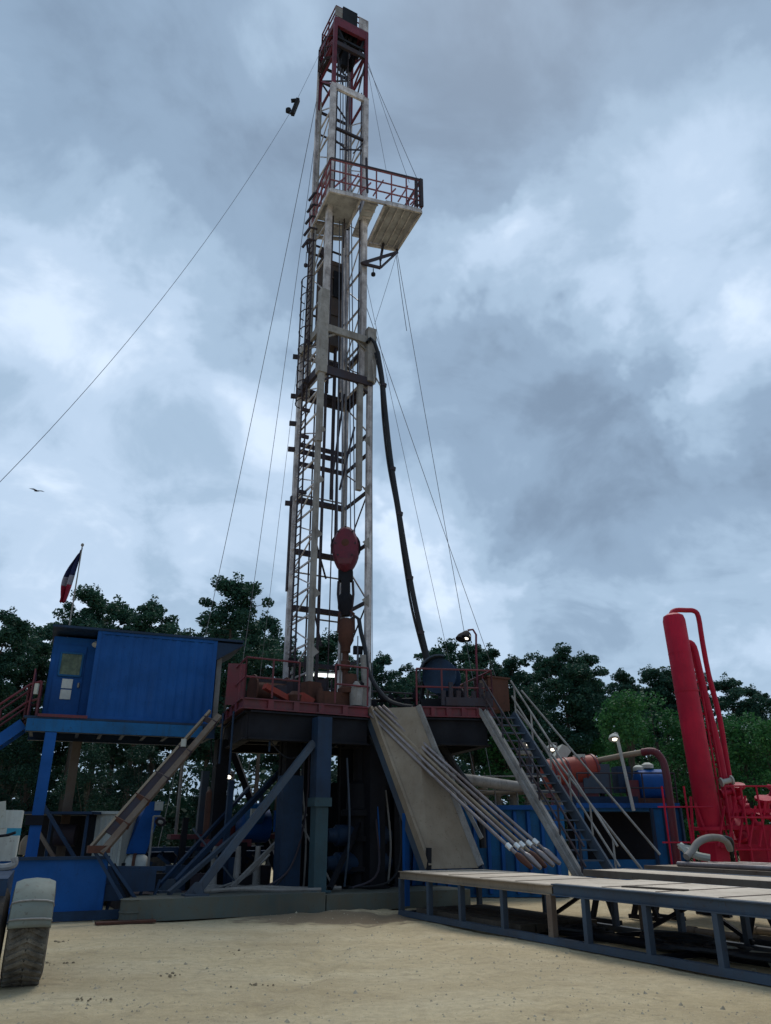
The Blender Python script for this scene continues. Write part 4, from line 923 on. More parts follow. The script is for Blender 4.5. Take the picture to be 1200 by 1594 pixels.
# ---------------------------------------------------------------- V-door ramp, pipes and stairs
rm = thing('v_door_ramp', 'tan steel slide ramp dropping from the rig floor to the catwalk', 'ramp', (1.4,22.6,0))
ra, rb_ = V((-.42,23.75,5.36)), V((.92,23.35,5.36))
rc, rd = V((1.15,21.45,1.03)), V((2.45,22.1,1.03)); 
MB().plate([ra, rb_, rd, rc], .06).build('slide_plate', M['tan'], rm)
MB().bar(ra+V((-.05,0,.03)), rc+V((-.05,0,.05)), .09, .2).build('side_rail', M['tan'], rm)
MB().bar(rb_+V((.05,0,.03)), rd+V((.05,0,.05)), .09, .2).build('side_rail', M['mast_grey'], rm)
MB().bar(ra+V((-.06,.1,-.30)), rc+V((-.06,.1,-.22)), .10, .28).build('under_beam', M['slate'], rm)
MB().bar(rb_+V((.1,.05,-.35)), rd+V((.1,.05,-.22)), .12, .3).build('under_beam', M['blue_dark'], rm)
m_ = MB()
for k in (.2,.4,.6,.8): m_.bar(ra.lerp(rc,k)-up*.3, rb_.lerp(rd,k)-up*.3, .1, .14)
m_.build('cross_member', M['blue_dark'], rm)
for k in (.35,.7): MB().bar(ra.lerp(rc,k)+up*.036, rb_.lerp(rd,k)+up*.036, .05, .012).build('plate_joint', M['brown'], rm)
for k, (zb) in enumerate((.55,)):
    MB().bar(ra.lerp(rc,.62)-up*.3, V((ra.lerp(rc,.62).x, ra.lerp(rc,.62).y+.3, .1)), .14).build('support_leg', M['blue'], rm)
m_ = MB(); m_.bar(A(640,1102,23.6), A(692,1192,23.0), .12, .14); m_.bar(A(692,1192,23.0), A(750,1305,22.5), .07, .1); m_.build('guide_rail', M['mast_grey'], rm)
m_ = MB(); q = rc+V((-.05,0,0)); m_.bar(q+V((0,0,-.02)), q+V((.02,.0,.5)), .1, .12); m_.build('stop_post', M['black_blue'], rm)
# pipes lying down the ramp
for k in range(5):
    o = [0, .12, .26, .40, .52][k]
    p0 = V((-.30+.20*k*.5, 23.6, 5.62+.03*(k % 2))); p1 = V((4.0+.16*k-.3*(k<2), 20.75+.18*k, 1.32+.06*(k % 2)))
    p1 = A([828,842,850,862,872][k], [1352,1352,1350,1348,1345][k], 20.6+.12*k); p0 = A([582,586,590,596,603][k], [1118,1112,1108,1106,1105][k], 23.55)
    p0 = p0 + (p0-p1).normalized()*.2
    t = thing('drill_pipe', ['lowest grey pipe leaning down the ramp, nearest the tan plate', 'second grey pipe from the bottom of the leaning bundle', 'middle pipe of the bundle leaning from the rig floor', 'fourth leaning pipe, just below the topmost one', 'topmost of the grey pipes leaning down from the rig floor'][k], 'pipe', p1, 'pipes leaning on the ramp')
    e0 = p1.lerp(p0, .08)
    MB().path([e0.lerp(p0,j/6)-up*.05*math.sin(math.pi*j/6) for j in range(7)], .045, 10).build('pipe_body', M['pipe'] if k != 2 else M['tan'], t)
    d = (e0-p1)
    MB().lathe(p1, d, [(0,.045),(.06,.06),(.30,.085),(d.length-.1,.085),(d.length,.052)], 12).build('tool_joint', M['rust'] if k in (0,2) else M['pipe'], t)
    MB().lathe(p1.lerp(p0, .105), d, [(0,.054),(.01,.07),(.16,.07),(.17,.054)], 12).build('collar', M['pipe_end'], t)
# access stairs on the right
stt = thing('access_stairs', 'steep grey steel stairs with handrails from the right rig floor to the ground', 'stairs', (5.2,21.4,0))
S0, S1 = V((3.0,23.75,5.25)), V((5.0,20.9,.55)); sw_ = V((.95,.30,0))
T0, T1 = S0+sw_*.98, S1+sw_*.98
MB().bar(S0, S1, .10, .30).build('stringer', M['mast_grey'], stt); MB().bar(T0, T1, .08, .26).build('stringer', M['slate'], stt)
MB().bar(S0+V((-.14,0,.1)), S1+V((-.12,0,.1)), .08, .12).build('side_pipe', M['mast_grey'], stt)
for i in range(19):
    q = S0.lerp(S1, (i+.6)/19.4)
    m_ = MB(); c = q+sw_*.5; m_.frame(c, sw_.normalized(), V((-.30,.95,0)).normalized(), up, .42, .11, .018)
    m_.build('tread', M['slate'], stt)
for base0, base1, nm in ((S0, S1, 0), (T0, T1, 1)):
    m_ = MB()
    for h in (.55, 1.02): m_.tube(base0+up*h, base1+up*h, .03, n=7)
    for i in range(6): q = base0.lerp(base1, (i+.2)/5.4); m_.tube(q, q+up*1.02, .028, n=6)
    m_.build('handrail', M['mast_grey'] if nm else M['mast_dark'], stt)
m_ = MB(); m_.tube(T0+V((.2,.5,.2)), T1+V((1.0,.9,.2)), .035); m_.tube(T0+V((.4,.5,.8)), T1+V((1.35,.9,.8)), .03); m_.build('outer_rail', M['mast_grey'], stt)

# ---------------------------------------------------------------- catwalk and pipe racks
C0 = V((.32,21.23,0))
cw = thing('catwalk', 'long low steel catwalk table with pale dusty deck and slate blue legs', 'catwalk', (2.4,17.5,0))
def cwp(l, wd, z): return C0 + av*l + bv*wd + up*z
CL = 14.5
MB().slab([tuple(cwp(*q,0))[:2] for q in ((.05,.12),(5.85,.12),(5.85,2.35),(.05,2.35))], .955, 1.0).build('deck', M['deck'], cw)
MB().slab([tuple(cwp(*q,0))[:2] for q in ((5.9,.12),(CL,.12),(CL,2.35),(5.9,2.35))], .985, 1.03).build('deck', M['deck'], cw)
for w0 in (.06, 2.41):
    MB().ibeam(cwp(0,w0,.91), cwp(5.85,w0,.91), .12, .17, .02).build('side_beam', M['tan'] if w0 < 1 else M['slate'], cw)
    MB().ibeam(cwp(5.9,w0,.925), cwp(CL,w0,.925), .12, .2, .02).build('side_beam', M['slate'], cw)
    MB().bar(cwp(0,w0,.06), cwp(CL,w0,.06), .13, .12).build('skid_rail', M['slate'], cw)
for l in (0.06, 2.75, 5.0, 5.8, 6.75, 8.2, 9.6, 11.6, 13.6):
    for w0 in (.06, 2.41):
        if l == 5.0 and w0 < 1: continue
        mt = 'slate' if abs(l-5.8) > .1 else 'brown'
        MB().bar(cwp(l,w0,.12), cwp(l,w0,.83), .10 if mt == 'slate' else .14, .12, up=bv).build('leg', M[mt], cw)
MB().bar(cwp(1.4,.06,.12), cwp(1.4,.06,.83), .10, .12, up=bv).build('leg', M['slate'], cw)
MB().bar(cwp(4.3,.06,.12), cwp(4.3,.06,.83), .10, .12, up=bv).build('leg', M['slate'], cw)
m_ = MB()
for l in (0.06, 2.75, 5.8, 8.2, 11.6, 13.6): m_.bar(cwp(l,.14,.88), cwp(l,2.34,.88), .1, .12); m_.bar(cwp(l,.14,.06), cwp(l,2.34,.06), .1, .08)
m_.build('cross_beam', M['black_blue'], cw)
for l0, l1 in ((5.9,7.4),(8.3,7.0),(9.7,11.2),(3.0,4.4)): MB().bar(cwp(l0,2.41,.15), cwp(l1,2.41,.8), .07).build('diagonal', M['black_blue'], cw)
for k in range(11):
    l = .9+1.25*k
    if abs(l-5.9) < .3: continue
    MB().bar(cwp(l,.14,1.002 if l < 5.9 else 1.032), cwp(l,2.33,1.002 if l < 5.9 else 1.032), .07, .012).build('deck_seam', M['brown'], cw)
for l in (7.3, 10.4): MB().bar(cwp(l,.5,1.04), cwp(l+1.2,.72,1.04), .16, .03).build('deck_patch', M['timber'], cw)
# the rack alongside, beyond the catwalk
def rack(l0, l1, w0, wid, z, label, mt='deck', name='pipe_rack'):
    t = thing(name, label, 'pipe rack', cwp((l0+l1)/2, w0, 0), 'racks beside the catwalk')
    MB().bar(cwp(l0,w0,z-.06), cwp(l1,w0,z-.06), .12, .14).build('side_beam', M['brown'], t); MB().bar(cwp(l0,w0+wid,z-.06), cwp(l1,w0+wid,z-.06), .12, .14).build('side_beam', M['slate'], t)
    MB().slab([tuple(cwp(*q,0))[:2] for q in ((l0,w0+.07),(l1,w0+.07),(l1,w0+wid-.07),(l0,w0+wid-.07))], z-.06, z+.0).build('top_plate', M[mt], t)
    for l in (l0+.5, (l0+l1)/2, l1-.5):
        for ww in (w0, w0+wid):
            m_ = MB(); m_.bar(cwp(l,ww,z-.13), cwp(l-.38,ww,.06), .1); m_.bar(cwp(l,ww,z-.13), cwp(l+.38,ww,.06), .1); m_.bar(cwp(l-.5,ww,.05), cwp(l+.5,ww,.05), .12, .09)
            m_.build('leg', M['black_blue'], t)
    return t
rack(3.2, 12.5, 3.3, 1.3, 1.08, 'low rack with a dusty top running just behind the catwalk')
rack(3.3, 12.0, 5.2, 1.6, 1.14, 'farther pipe rack below the red vessel, with the coiled grey hose on it', 'tan')
for k in range(5):
    o = MB().tube(cwp(4.2+.2*k, 5.35+.3*k, 1.2+.005), cwp(11.5, 5.35+.3*k, 1.2+.005), .06, n=10).build('rack_pipe', M['brown'] if k % 2 else M['pipe'])
    tag(o, ['rusty pipe nearest the camera on the far rack', 'second pipe from the front on the far rack', 'middle pipe lying on the far rack', 'fourth pipe back on the far rack', 'rearmost pipe on the far rack'][k] if 0 else ['bare pipe on the far rack, nearest the camera', 'rusty pipe on the far rack, second from the front', 'bare pipe in the middle of the far rack', 'rusty pipe on the far rack, second from the back', 'bare pipe at the back of the far rack'][k], 'pipe', 'pipes on the far rack')
# pipes and timber on the ground under the racks
for k, (l0, w0, l1, w1, r, mt, lb_) in enumerate(((8.6,1.3,14.2,1.8,.10,'cream','pale mud splashed pipe on the ground under the right end of the catwalk'), (6.0,3.4,14,3.9,.07,'brown','rusty pipe on the ground behind the catwalk'), (6.5,4.6,14,5.2,.07,'tan','tan pipe on the ground farthest behind the catwalk'), (4.2,1.0,9.4,1.3,.08,'black_blue','dark oily pipe on the ground under the middle of the catwalk'))):
    m_ = MB(); m_.tube(cwp(l0,w0,r), cwp(l1,w1,r), r, n=12); m_.lathe(cwp(l0,w0,r), cwp(l0,w0,r)-cwp(l1,w1,r), [(-.2,r+.02),(0,r+.02),(.0,r*.7),(.02,r*.6)], 12)
    tag(m_.build('ground_pipe', M[mt]), lb_, 'pipe', 'pipes on the ground under the racks')
t = thing('cable_heap', 'dark tangled heap of cable on the ground beneath the catwalk', 'cable heap', cwp(7.5,1.6,0)); 
m_ = MB(); pts = []
for i in range(110):
    a_ = i*.41; rr = .5+.35*math.sin(i*.37); pts.append(cwp(7.3+.014*i+rr*math.cos(a_)*1.3, 1.5+rr*math.sin(a_)*.8, .06+.12*abs(math.sin(i*.23))))
m_.path(pts, .045, 6); m_.build('cable', M['hose'], t)
m_ = MB(); pts = [cwp(4.2+.02*i+.5*math.cos(i*.5), 1.4+.5*math.sin(i*.5), .05+.1*abs(math.sin(i*.3))) for i in range(60)]; m_.path(pts, .04, 6); m_.build('cable', M['hose'], t)
t = thing('timber_mat', 'flat dark timber mat on the ground below the foot of the ramp', 'timber mat', cwp(2,1.2,0))
for k in range(5): MB().bar(cwp(.5,.4+.42*k,.12), cwp(4.6,.4+.42*k,.12), .36, .16).build('plank', M['timber'], t)
# grey hose coil on the far rack
t = thing('hose_coil', 'thick pale grey hose looped on the rack in front of the red vessel', 'hose', cwp(5.5,5.9,1.2))
hc = A(1098,1322,20.2)
pts = [A(1068,1334,19.9), A(1076,1326,20.0), A(1086,1312,20.1), A(1100,1305,20.2), A(1117,1304,20.4), A(1130,1309,20.6), A(1137,1322,20.8)]
MB().path(smooth(pts), .085, 10).build('hose_loop', M['grey_hose'], t)
m_ = MB(); m_.path(smooth([A(1058,1316,20.5), A(1080,1330,20.3), A(1105,1336,20.2)]), .09, 8); m_.plate([A(1054,1314,20.4), A(1082,1318,20.4), A(1088,1333,20.3), A(1070,1334,20.3)], .06); m_.build('sling', M['cream'], t)
m_ = MB(); m_.path(smooth([A(1104,1302,20.3), A(1136,1306,20.6), A(1140,1325,20.8)]), .05, 8); m_.build('inner_loop', M['hose'], t)

# ---------------------------------------------------------------- mud tanks
tk = thing('mud_tank', 'blue steel mud tank with dark open side behind the access stairs', 'tank', (8.6,29,0))
def bx(c, s, rz=RZ*0): return MB().box(c, s, rz)
TZ = 2.75; TY = 28.6
def tkx(x, y=1290): return A(x, y, TY).x
m_ = MB(); m_.box(((tkx(900)+tkx(1062))/2, TY+1.6, TZ-.1), (tkx(1062)-tkx(900), 3.2, .2)); m_.box((tkx(1040), TY+.05, TZ/2-.1), (tkx(1062)-tkx(1018), .1, TZ-.2)); m_.box(((tkx(900)+tkx(1062))/2, TY+.1, .5), (tkx(1062)-tkx(900)-.1, .1, 1.0))
m_.box((tkx(903), TY+.06, TZ/2-.1), (.35, .12, TZ-.2)); m_.build('tank_shell', M['blue_tank'], tk)
MB().box(((tkx(900)+tkx(1062))/2, TY+1.9, TZ/2-.1), (tkx(1062)-tkx(900)-.1, .1, TZ-.2)).build('rear_wall', M['black_blue'], tk)  # coloured near black to give the shade inside the open side
MB().bar(V((tkx(900),TY-.03,TZ-.02)), V((tkx(1062),TY-.03,TZ-.02)), .12, .16).build('rim_beam', M['blue'], tk)
for i in (0,3.6,4.2,5): x = tkx(900)+(tkx(1062)-tkx(900))*i/5; MB().bar(V((x,TY-.05,.1)), V((x,TY-.05,TZ-.1)), .09).build('stiffener', M['blue_dark'], tk)
m_ = MB(); railing(m_, [V((tkx(905),TY-.05,TZ+.06)), V((tkx(1060),TY-.05,TZ+.06))], 1.0, .028, 1.0); m_.build('guard_rail', M['mast_dark'], tk)
tk2 = thing('mud_tank', 'brighter blue ribbed tank seen between the ramp and the stairs', 'tank', (4.5,26.8,0))
TX0, TX1, TY2 = A(690,1300,26.6).x, A(880,1300,26.6).x, 26.6
m_ = MB(); m_.box(((TX0+TX1)/2, TY2+1.2, 1.3), (TX1-TX0, 2.4, 2.6)); m_.build('tank_shell', M['blue_tank'], tk2)
m_ = MB()
for i in range(9): x = TX0+(TX1-TX0)*(i+.3)/9; m_.bar(V((x,TY2-.04,.1)), V((x,TY2-.04,2.5)), .12, .08)
m_.bar(V((TX0,TY2-.05,2.62)), V((TX1,TY2-.05,2.62)), .16,.14); m_.build('stiffener', M['blue'], tk2)
m_ = MB(); railing(m_, [V((TX0+.3,TY2+.1,2.69)), V((TX1,TY2+.1,2.69))], .9, .028, .8); m_.build('guard_rail', M['mast_grey'], tk2)
tk3 = thing('mud_tank', 'blue tank end glimpsed below the left edge of the ramp', 'tank', (.7,26,0))
m_ = MB(); m_.box((.9,27.3,1.3), (2.0,1.6,2.6)); m_.build('tank_shell', M['blue_tank'], tk3)
m_ = MB()
for i in range(5): m_.bar(V((.05+.4*i,26.46,.1)), V((.2+.4*i,26.46,2.5)), .12, .08)
m_.build('stiffener', M['blue'], tk3)
tag(MB().path(smooth([V((.3,26.2,1.2)), V((.6,26.1,2.0)), V((1.0,26.1,2.1)), V((1.2,26.1,1.3)), V((1.1,26.0,.5))]), .07, 8).build('looped_hose', M['hose']), 'black looped hose hung on the tank end beside the ramp', 'hose')
# flow line pipe from rig to the tanks
o = MB().path([A(715,1212,25.5), A(745,1216,26), A(800,1224,26.5), A(830,1226,27)], .17, 14); o = o.build('flow_line', M['mast_grey']); tag(o, 'fat grey flow line pipe running from below the floor to the tanks', 'pipe')
t = thing('flow_hose', 'x', 'hose', A(715,1205,25.2)); bpy.data.objects.remove(t)
hose('flow_hose', [A(672,1135,25), A(690,1165,25.1), A(712,1200,25.3), A(735,1232,25.6), A(748,1280,25.6), A(752,1320,25.6)], .12, M['hose'], 'thick black hose sloping from under the right rig floor beside the ramp')
t = thing('tank_clutter', 'pale valves and pipes on top of the blue tank right of the ramp', 'valves', (4.6,26.8,2.69))
m_ = MB()
for i in range(8):
    x = TX0+.4+i*.5; h = .3+.35*((i*37) % 5)/5; m_.lathe((x, TY2+.5, 2.62), up, [(0,.14),(h*.5,.14),(h*.5,.2),(h*.6,.2),(h*.6,.1),(h,.1),(h,.17),(h+.05,.17)], 10)
m_.tube(V((TX0+.3,TY2+.4,3.05)), V((TX1-.6,TY2+.4,3.1)), .07); m_.box((TX0+.7, TY2+.5, 2.95), (.8,.5,.55)); m_.build('valve_bank', M['tan'], t)
# shale shaker with red motor drum
t = thing('shale_shaker', 'blue and grey shaker box with dark base beside the red cylinder', 'shaker', (A(925,1200,29.5).x, 29.5, TZ))
m_ = MB(); q = A(925,1213,29.5); m_.box((q.x, 29.6, q.z), (1.0,1.0,1.0)); m_.build('shaker_box', M['slate'], t)
m_ = MB(); m_.box((q.x+.2, 29.8, TZ+.15), (2.4,1.4,.3)); m_.box((q.x+1.1,29.8,q.z), (.5,.8,.9)); m_.build('shaker_base', M['blue_dark'], t)
MB().box((q.x+1.3,29.3,q.z-.35), (.4,.3,.6)).build('motor', M['red'], t)
t = thing('red_cylinder_tank', 'orange red horizontal cylinder lying on top of the tanks', 'cylinder tank', A(880,1225,29.3))
p0, p1 = A(845,1206,29.3), A(930,1196,29.6); d = p1-p0
MB().lathe(p0, d, [(0,.1),(.03,.35),(.1,.5),(d.length-.1,.5),(d.length-.03,.35),(d.length,.1)], 22).build('shell', M['orange'], t)
m_ = MB(); 
for k in (.15,.4,.7,.9): m_.lathe(p0.lerp(p1,k), d, [(0,.5),(0,.53),(.06,.53),(.06,.5)], 22)
m_.build('band', M['red'], t)
m_ = MB(); m_.box(p0.lerp(p1,.5)-up*.75+V((0,0,.1)), (1.8,.6,.5)); m_.bar(p0.lerp(p1,.2)-up*.5, V((p0.x+.3,29.3,TZ)), .15); m_.build('saddle', M['red'], t)
MB().box(p0.lerp(p1,.68)+up*.45, (.35,.5,.2)).build('hatch', M['cream'], t)
t = thing('centrifuge', 'dark blue rounded pump housing with pale caps on the tank roof', 'pump', A(1008,1248,29.6))
p0 = A(988,1222,29.6); MB().lathe(p0, (1,0,0), [(0,.3),(.1,.55),(1.0,.55),(1.15,.3)], 18).build('housing', M['blue'], t)
m_ = MB(); m_.lathe(A(994,1200,29.6), up, [(0,.2),(.12,.2),(.2,.08)], 12); m_.lathe(A(1008,1196,29.6), up, [(0,.22),(.12,.22),(.2,.08)], 12); m_.build('cap', M['cream'], t)
m_ = MB(); m_.box((A(1008,1240,29.6).x, 29.6, TZ+.12), (1.7,.9,.25)); m_.build('base', M['rust'], t)
t = thing('mud_hopper', 'pale angular hopper housing above the orange red cylinder', 'hopper', A(870,1180,30.6))
m_ = MB(); m_.plate([A(858,1182,30.6), A(872,1160,30.6), A(888,1168,30.6), A(876,1184,30.6)], .8); m_.box(A(872,1190,30.8), (1.0,.8,.4)); m_.build('hopper_box', M['cream'], t)
MB().bar(A(872,1196,30.8), V((A(872,1196,30.8).x, 30.8, TZ-.05)), .3).build('post', M['mast_dark'], t)
t = thing('mud_hopper', 'pale bracketed box near the upper handrail of the stairs', 'hopper', A(822,1170,30.2))
m_ = MB(); m_.box(A(824,1172,30.2), (.9,.5,.12)); m_.plate([A(812,1150,30.2), A(822,1142,30.2), A(832,1168,30.2), A(814,1166,30.2)], .3); m_.build('hopper_box', M['mast_grey'], t)
MB().bar(A(824,1176,30.2), V((A(824,1176,30.2).x, 30.2, 0)), .2).build('post', M['mast_dark'], t)
# arch pipe
t = thing('vent_pipe', 'curved pipe arching from pale to red above the blue tank', 'pipe', (A(1045,1320,27.8).x, 27.8, 0))
pa = [A(930,1184,29.4), A(970,1176,28.9), A(1000,1171,28.5)]; pb_ = [A(1000,1171,28.5), A(1018,1170,28.2), A(1030,1182,28.1), A(1036,1200,28.0), A(1042,1240,27.9), V((A(1052,1330,27.8).x, 27.8, .1))]
MB().path(pa, .10, 10).build('pipe_arm', M['tan'], t); MB().path(smooth(pb_,5), .13, 10).build('pipe_bend', M['red'], t)
MB().bar(A(932,1186,29.4), V((A(932,1186,29.4).x,29.4,TZ)), .12).build('post', M['mast_dark'], t)
# lamps on the tanks
for k, (x_, y_, x0, y0, Y) in enumerate(((957,1151,985,1250,28.2),(860,1167,868,1215,30.0),(823,1159,826,1200,29.9))):
    xx = [959,866,828][k]
    t = thing('tank_lamp', ['lit lamp on a tall leaning white post over the blue tank', 'lit lamp in front of the pale angular hopper', 'lit lamp beside the upper part of the access stairs'][k], 'lamp', V((A(x0,y0,Y).x, Y, TZ)), 'lamps over the tanks')
    h = A(x_, y_, Y); ptop = A(xx, y_-10, Y)
    m_ = MB(); m_.tube(V((A(x0,y0,Y).x, Y, TZ-.2)), ptop, .06 if k == 0 else .03, n=8); m_.tube(ptop, h+V((-.0,0,.22)), .03); m_.build('lamp_post', M['white'] if k == 0 else M['mast_grey'], t)
    MB().lathe(h+V((0,.08,.2)), (-.1,-.5,-1), [(0,.04),(.1,.17),(.22,.2)], 12).build('lamp_shade', M['white'], t)
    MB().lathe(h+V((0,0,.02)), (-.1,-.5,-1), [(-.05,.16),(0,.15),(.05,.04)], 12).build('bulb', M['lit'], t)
# red gas separator
vs_ = thing('gas_separator', 'tall crimson red cylindrical vessel with looped pipes on a red skid', 'vessel', (10.2,25.5,0))
vx0, vx1, VY = A(1108,1300,25.5), A(1047,955,25.5), 25.5
vb, vt = V((vx0.x, VY, vx0.z)), V((vx1.x, VY, vx1.z)); vd = (vt-vb); VL = vd.length
MB().lathe(vb, vd, [(-.1,.15),(0,.32),(.15,.37),(VL-.26,.37),(VL-.1,.33),(VL-.02,.2),(VL,.05)], 28).build('shell', M['crimson'], vs_)
MB().lathe(vb+vd*.62, vd, [(0,.37),(0,.39),(.05,.39),(.05,.37)], 28).build('flange', M['crimson'], vs_); MB().lathe(vb+vd*.02, vd, [(0,.37),(0,.48),(.1,.48),(.1,.37)], 28).build('flange', M['crimson'], vs_)
def arc(p, mid, q): return smooth([p, *mid, q], 6)
pp = [A(1046,965,25.5), A(1045,955,25.6), A(1052,950,25.7), A(1068,950,25.9), A(1080,951,26), A(1087,960,26), A(1093,997,26), A(1103,1050,26), A(1120,1117,26), A(1133,1197,26), A(1144,1255,26), A(1150,1300,26)]
MB().path(smooth(pp,3), .085, 10).build('overflow_pipe', M['crimson'], vs_)
pp = [A(1062,1012,25.6), A(1064,1004,25.7), A(1071,1001,25.8), A(1079,1008,25.8), A(1087,1040,25.8), A(1100,1097,25.8), A(1117,1163,25.8), A(1132,1247,25.8), A(1138,1290,25.8)]
MB().path(smooth(pp,3), .13, 12).build('gas_pipe', M['crimson'], vs_)
pp = [A(1066,1035,25.6), A(1070,1032,25.6), A(1080,1075,25.6), A(1096,1150,25.6), A(1116,1245,25.6)]
MB().path(pp, .05, 8).build('sight_pipe', M['crimson'], vs_)
for k in range(9):
    y0 = 1060+k*25; p = A(1068+.17*(y0-1010), y0, 25.6); MB().bar(p, p+V((.62,.35,-.02)), .06).build('pipe_clamp', M['crimson'], vs_)
for (x0, y0, x1, y1, r_) in ((1092,1075,1128,1290,.035),(1104,1110,1138,1290,.03),(1076,1110,1102,1285,.03)):
    MB().tube(A(x0,y0,25.7), A(x1,y1,25.6), r_, n=7).build('side_tube', M['crimson'], vs_)
for k in range(7):
    y0 = 1120+24*k; MB().bar(A(1092+.165*(y0-1075),y0,25.75), A(1110+.17*(y0-1090),y0+8,25.95), .04).build('ladder_rung', M['crimson'], vs_)
for k in range(6):
    MB().bar(A(1118+16*k,1318,24.9), A(1128+16*k,1255-8*(k % 3),25.2), .05).build('skid_strut', M['crimson'], vs_)
for k in range(3): MB().lathe(vb+vd*(.2+.3*k), vd, [(0,.37),(0,.376),(.02,.376),(.02,.37)], 28).build('weld_seam', M['crimson'], vs_)
for k in range(2):
    p = A(1122,1218+18*k,25.6); MB().lathe(p, (1,0,.2), [(0,.06),(0,.14),(.05,.14),(.05,.08),(.35,.08),(.35,.14),(.4,.14)], 12).build('valve', M['cream'] if k == 0 else M['crimson'], vs_)
m_ = MB()
for a_, b_ in (((1082,1250),(1104,1308)), ((1108,1240),(1140,1320)), ((1075,1240),(1080,1325))): m_.bar(A(*a_,25.3), A(*b_,25.2), .06)
for (x0, y0, x1, y1) in ((1130,1262,1200,1262),(1130,1288,1200,1290),(1120,1316,1200,1320)): m_.bar(A(x0,y0,25.2), A(x1+30,y1,25.2), .12)
m_.build('skid_frame', M['crimson'], vs_)
m_ = MB()
xs_ = [A(x, 1300, 25.0).x for x in (1040,1075,1140,1165,1190,1215)]
for x in xs_: m_.tube(V((x,25.0,.1)), V((x,25.0,3.2)), .03, n=6)
for z in (1.4,2.3,3.2): m_.tube(V((xs_[2],25.0,z)), V((xs_[-1],25.0,z)), .03, n=6)
for z in (1.6,2.6): m_.tube(V((xs_[0]-.2,25.0,z)), V((xs_[1]+.8,25.0,z)), .025, n=6)
m_.build('skid_rail', M['crimson'], vs_)
m_ = MB()
rq = random.Random(5)
for k in range(16):
    p = A(1140+rq.random()*75, 1245+rq.random()*75, 25.8+rq.random()*1.0); s_ = .12+.2*rq.random()
    m_.lathe(p, (rq.random()-.5, rq.random()-.5, rq.random()), [(0,s_*.6),(0,s_),(.1,s_),(.1,s_*.5),(.5,s_*.5),(.5,s_),(.58,s_)], 12)
m_.build('manifold', M['crimson'], vs_)
m_ = MB(); m_.box((vb.x+1.4, 26.0, .2), (4.4,2.4,.3)); m_.bar(V((vb.x,25.5,.3)), V((vb.x,25.5,vb.z)), .6,.6); m_.box((vb.x+2.4,26.4,1.2),(2.2,.8,1.8)); m_.build('skid_base', M['crimson'], vs_)

# ---------------------------------------------------------------- left side: generator skid, container, truck wheel
gs = thing('generator_skid', 'blue open sided generator shelter with dark interior under the cabin', 'generator', (-8,20.6,0))
gA, gB = V((-9.6,18.95,0)), V((-6.75,20.3,0)); gd = (gB-gA).normalized(); gn = V((-gd.y, gd.x, 0)); GL = (gB-gA).length
def gp_(u, d, z): return gA + gd*u + gn*d + up*z
m_ = MB(); m_.plate([gp_(0,.04,.12), gp_(GL,.04,.12), gp_(GL,.04,1.32), gp_(0,.04,1.32)], .06); m_.plate([gp_(GL,.08,.12), gp_(GL,2.2,.12), gp_(GL,2.2,1.32), gp_(GL,.08,1.32)], .06); 
m_.build('side_panel', M['blue'], gs)
MB().box(((A(24,1300,23.4).x+A(135,1300,23.4).x)/2, 25.4, 1.35), (2.3, .06, 2.0)).build('rear_panel', M['black_blue'], gs)  # back wall darkened in colour for the shaded shelter interior
m_ = MB(); m_.bar(gp_(-.02,.0,1.34), gp_(GL+.04,.0,1.34), .1, .07); m_.bar(gp_(-.02,.0,.10), gp_(GL+.5,.0,.10), .16, .2); m_.box(gp_(GL+.3,.6,.55), (.5,.9,.35), math.atan2(gd.y,gd.x)); m_.build('rail_trim', M['blue_dark'], gs)
hx0, hx1, HY = A(24,1300,23.4).x, A(135,1300,23.4).x, 23.4
MB().box(((hx0+hx1)/2, HY-1.0, .22), (hx1-hx0+1.2, 5.0, .2)).build('skid_deck', M['blue_dark'], gs)
for x_ in (hx0+.05, hx0+.95, hx1-.05): MB().bar(V((x_,HY,.33)), V((x_,HY,2.36)), .08).build('roof_post', M['blue_dark'], gs)
MB().box(((hx0+hx1)/2, HY+1.0, 2.40), (hx1-hx0+.3, 2.5, .07)).build('roof', M['blue_dark'], gs)
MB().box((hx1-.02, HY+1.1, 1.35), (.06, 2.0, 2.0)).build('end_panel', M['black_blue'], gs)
MB().lathe(A(86,1300,24), (1,.1,0), [(0,.1),(.02,.3),(.6,.3),(.65,.1)], 12).build('engine', M['mast_dark'], gs)
m_ = MB(); m_.lathe(A(38,1330,23.7), up, [(0,.17),(.3,.17),(.42,.12),(.5,.05)], 12); m_.build('air_filter', M['tan'], gs)
m_ = MB(); m_.bar(gp_(GL+.02,.0,1.3), gp_(GL+.7,.1,.3), .06); m_.bar(gp_(GL+.15,-.05,1.2), gp_(GL+.85,.1,.2), .05); m_.build('hitch_bar', M['black_blue'], gs)
ct = thing('white_container', 'off white ribbed box standing behind the brown sloping beam', 'container', (-7.6,24.2,0))
x0, x1 = A(140,1310,24).x, A(189,1310,24).x
m_ = MB(); m_.box(((x0+x1)/2,25,1.25), (x1-x0,2.0,2.3)); m_.build('container_body', M['cream'], ct)
m_ = MB()
for i in range(6): m_.bar(V((x0+.1+(x1-x0-.2)*i/5, 23.985, .25)), V((x0+.1+(x1-x0-.2)*i/5, 23.985, 2.3)), .05, .03, up=(0,1,0))
m_.bar(V((x0-.05,23.97,2.42)), V((x1+.05,23.97,2.42)), .1, .08); m_.build('rib', M['white'], ct)
ct = thing('white_tank', 'small rounded white tank with a strap low behind the left base', 'tank', A(207,1360,25))
MB().lathe(A(192,1350,24.6), (1,.2,0), [(0,.1),(.05,.28),(.15,.34),(.55,.34),(.65,.28),(.7,.1)], 16).build('tank_shell', M['white'], ct)
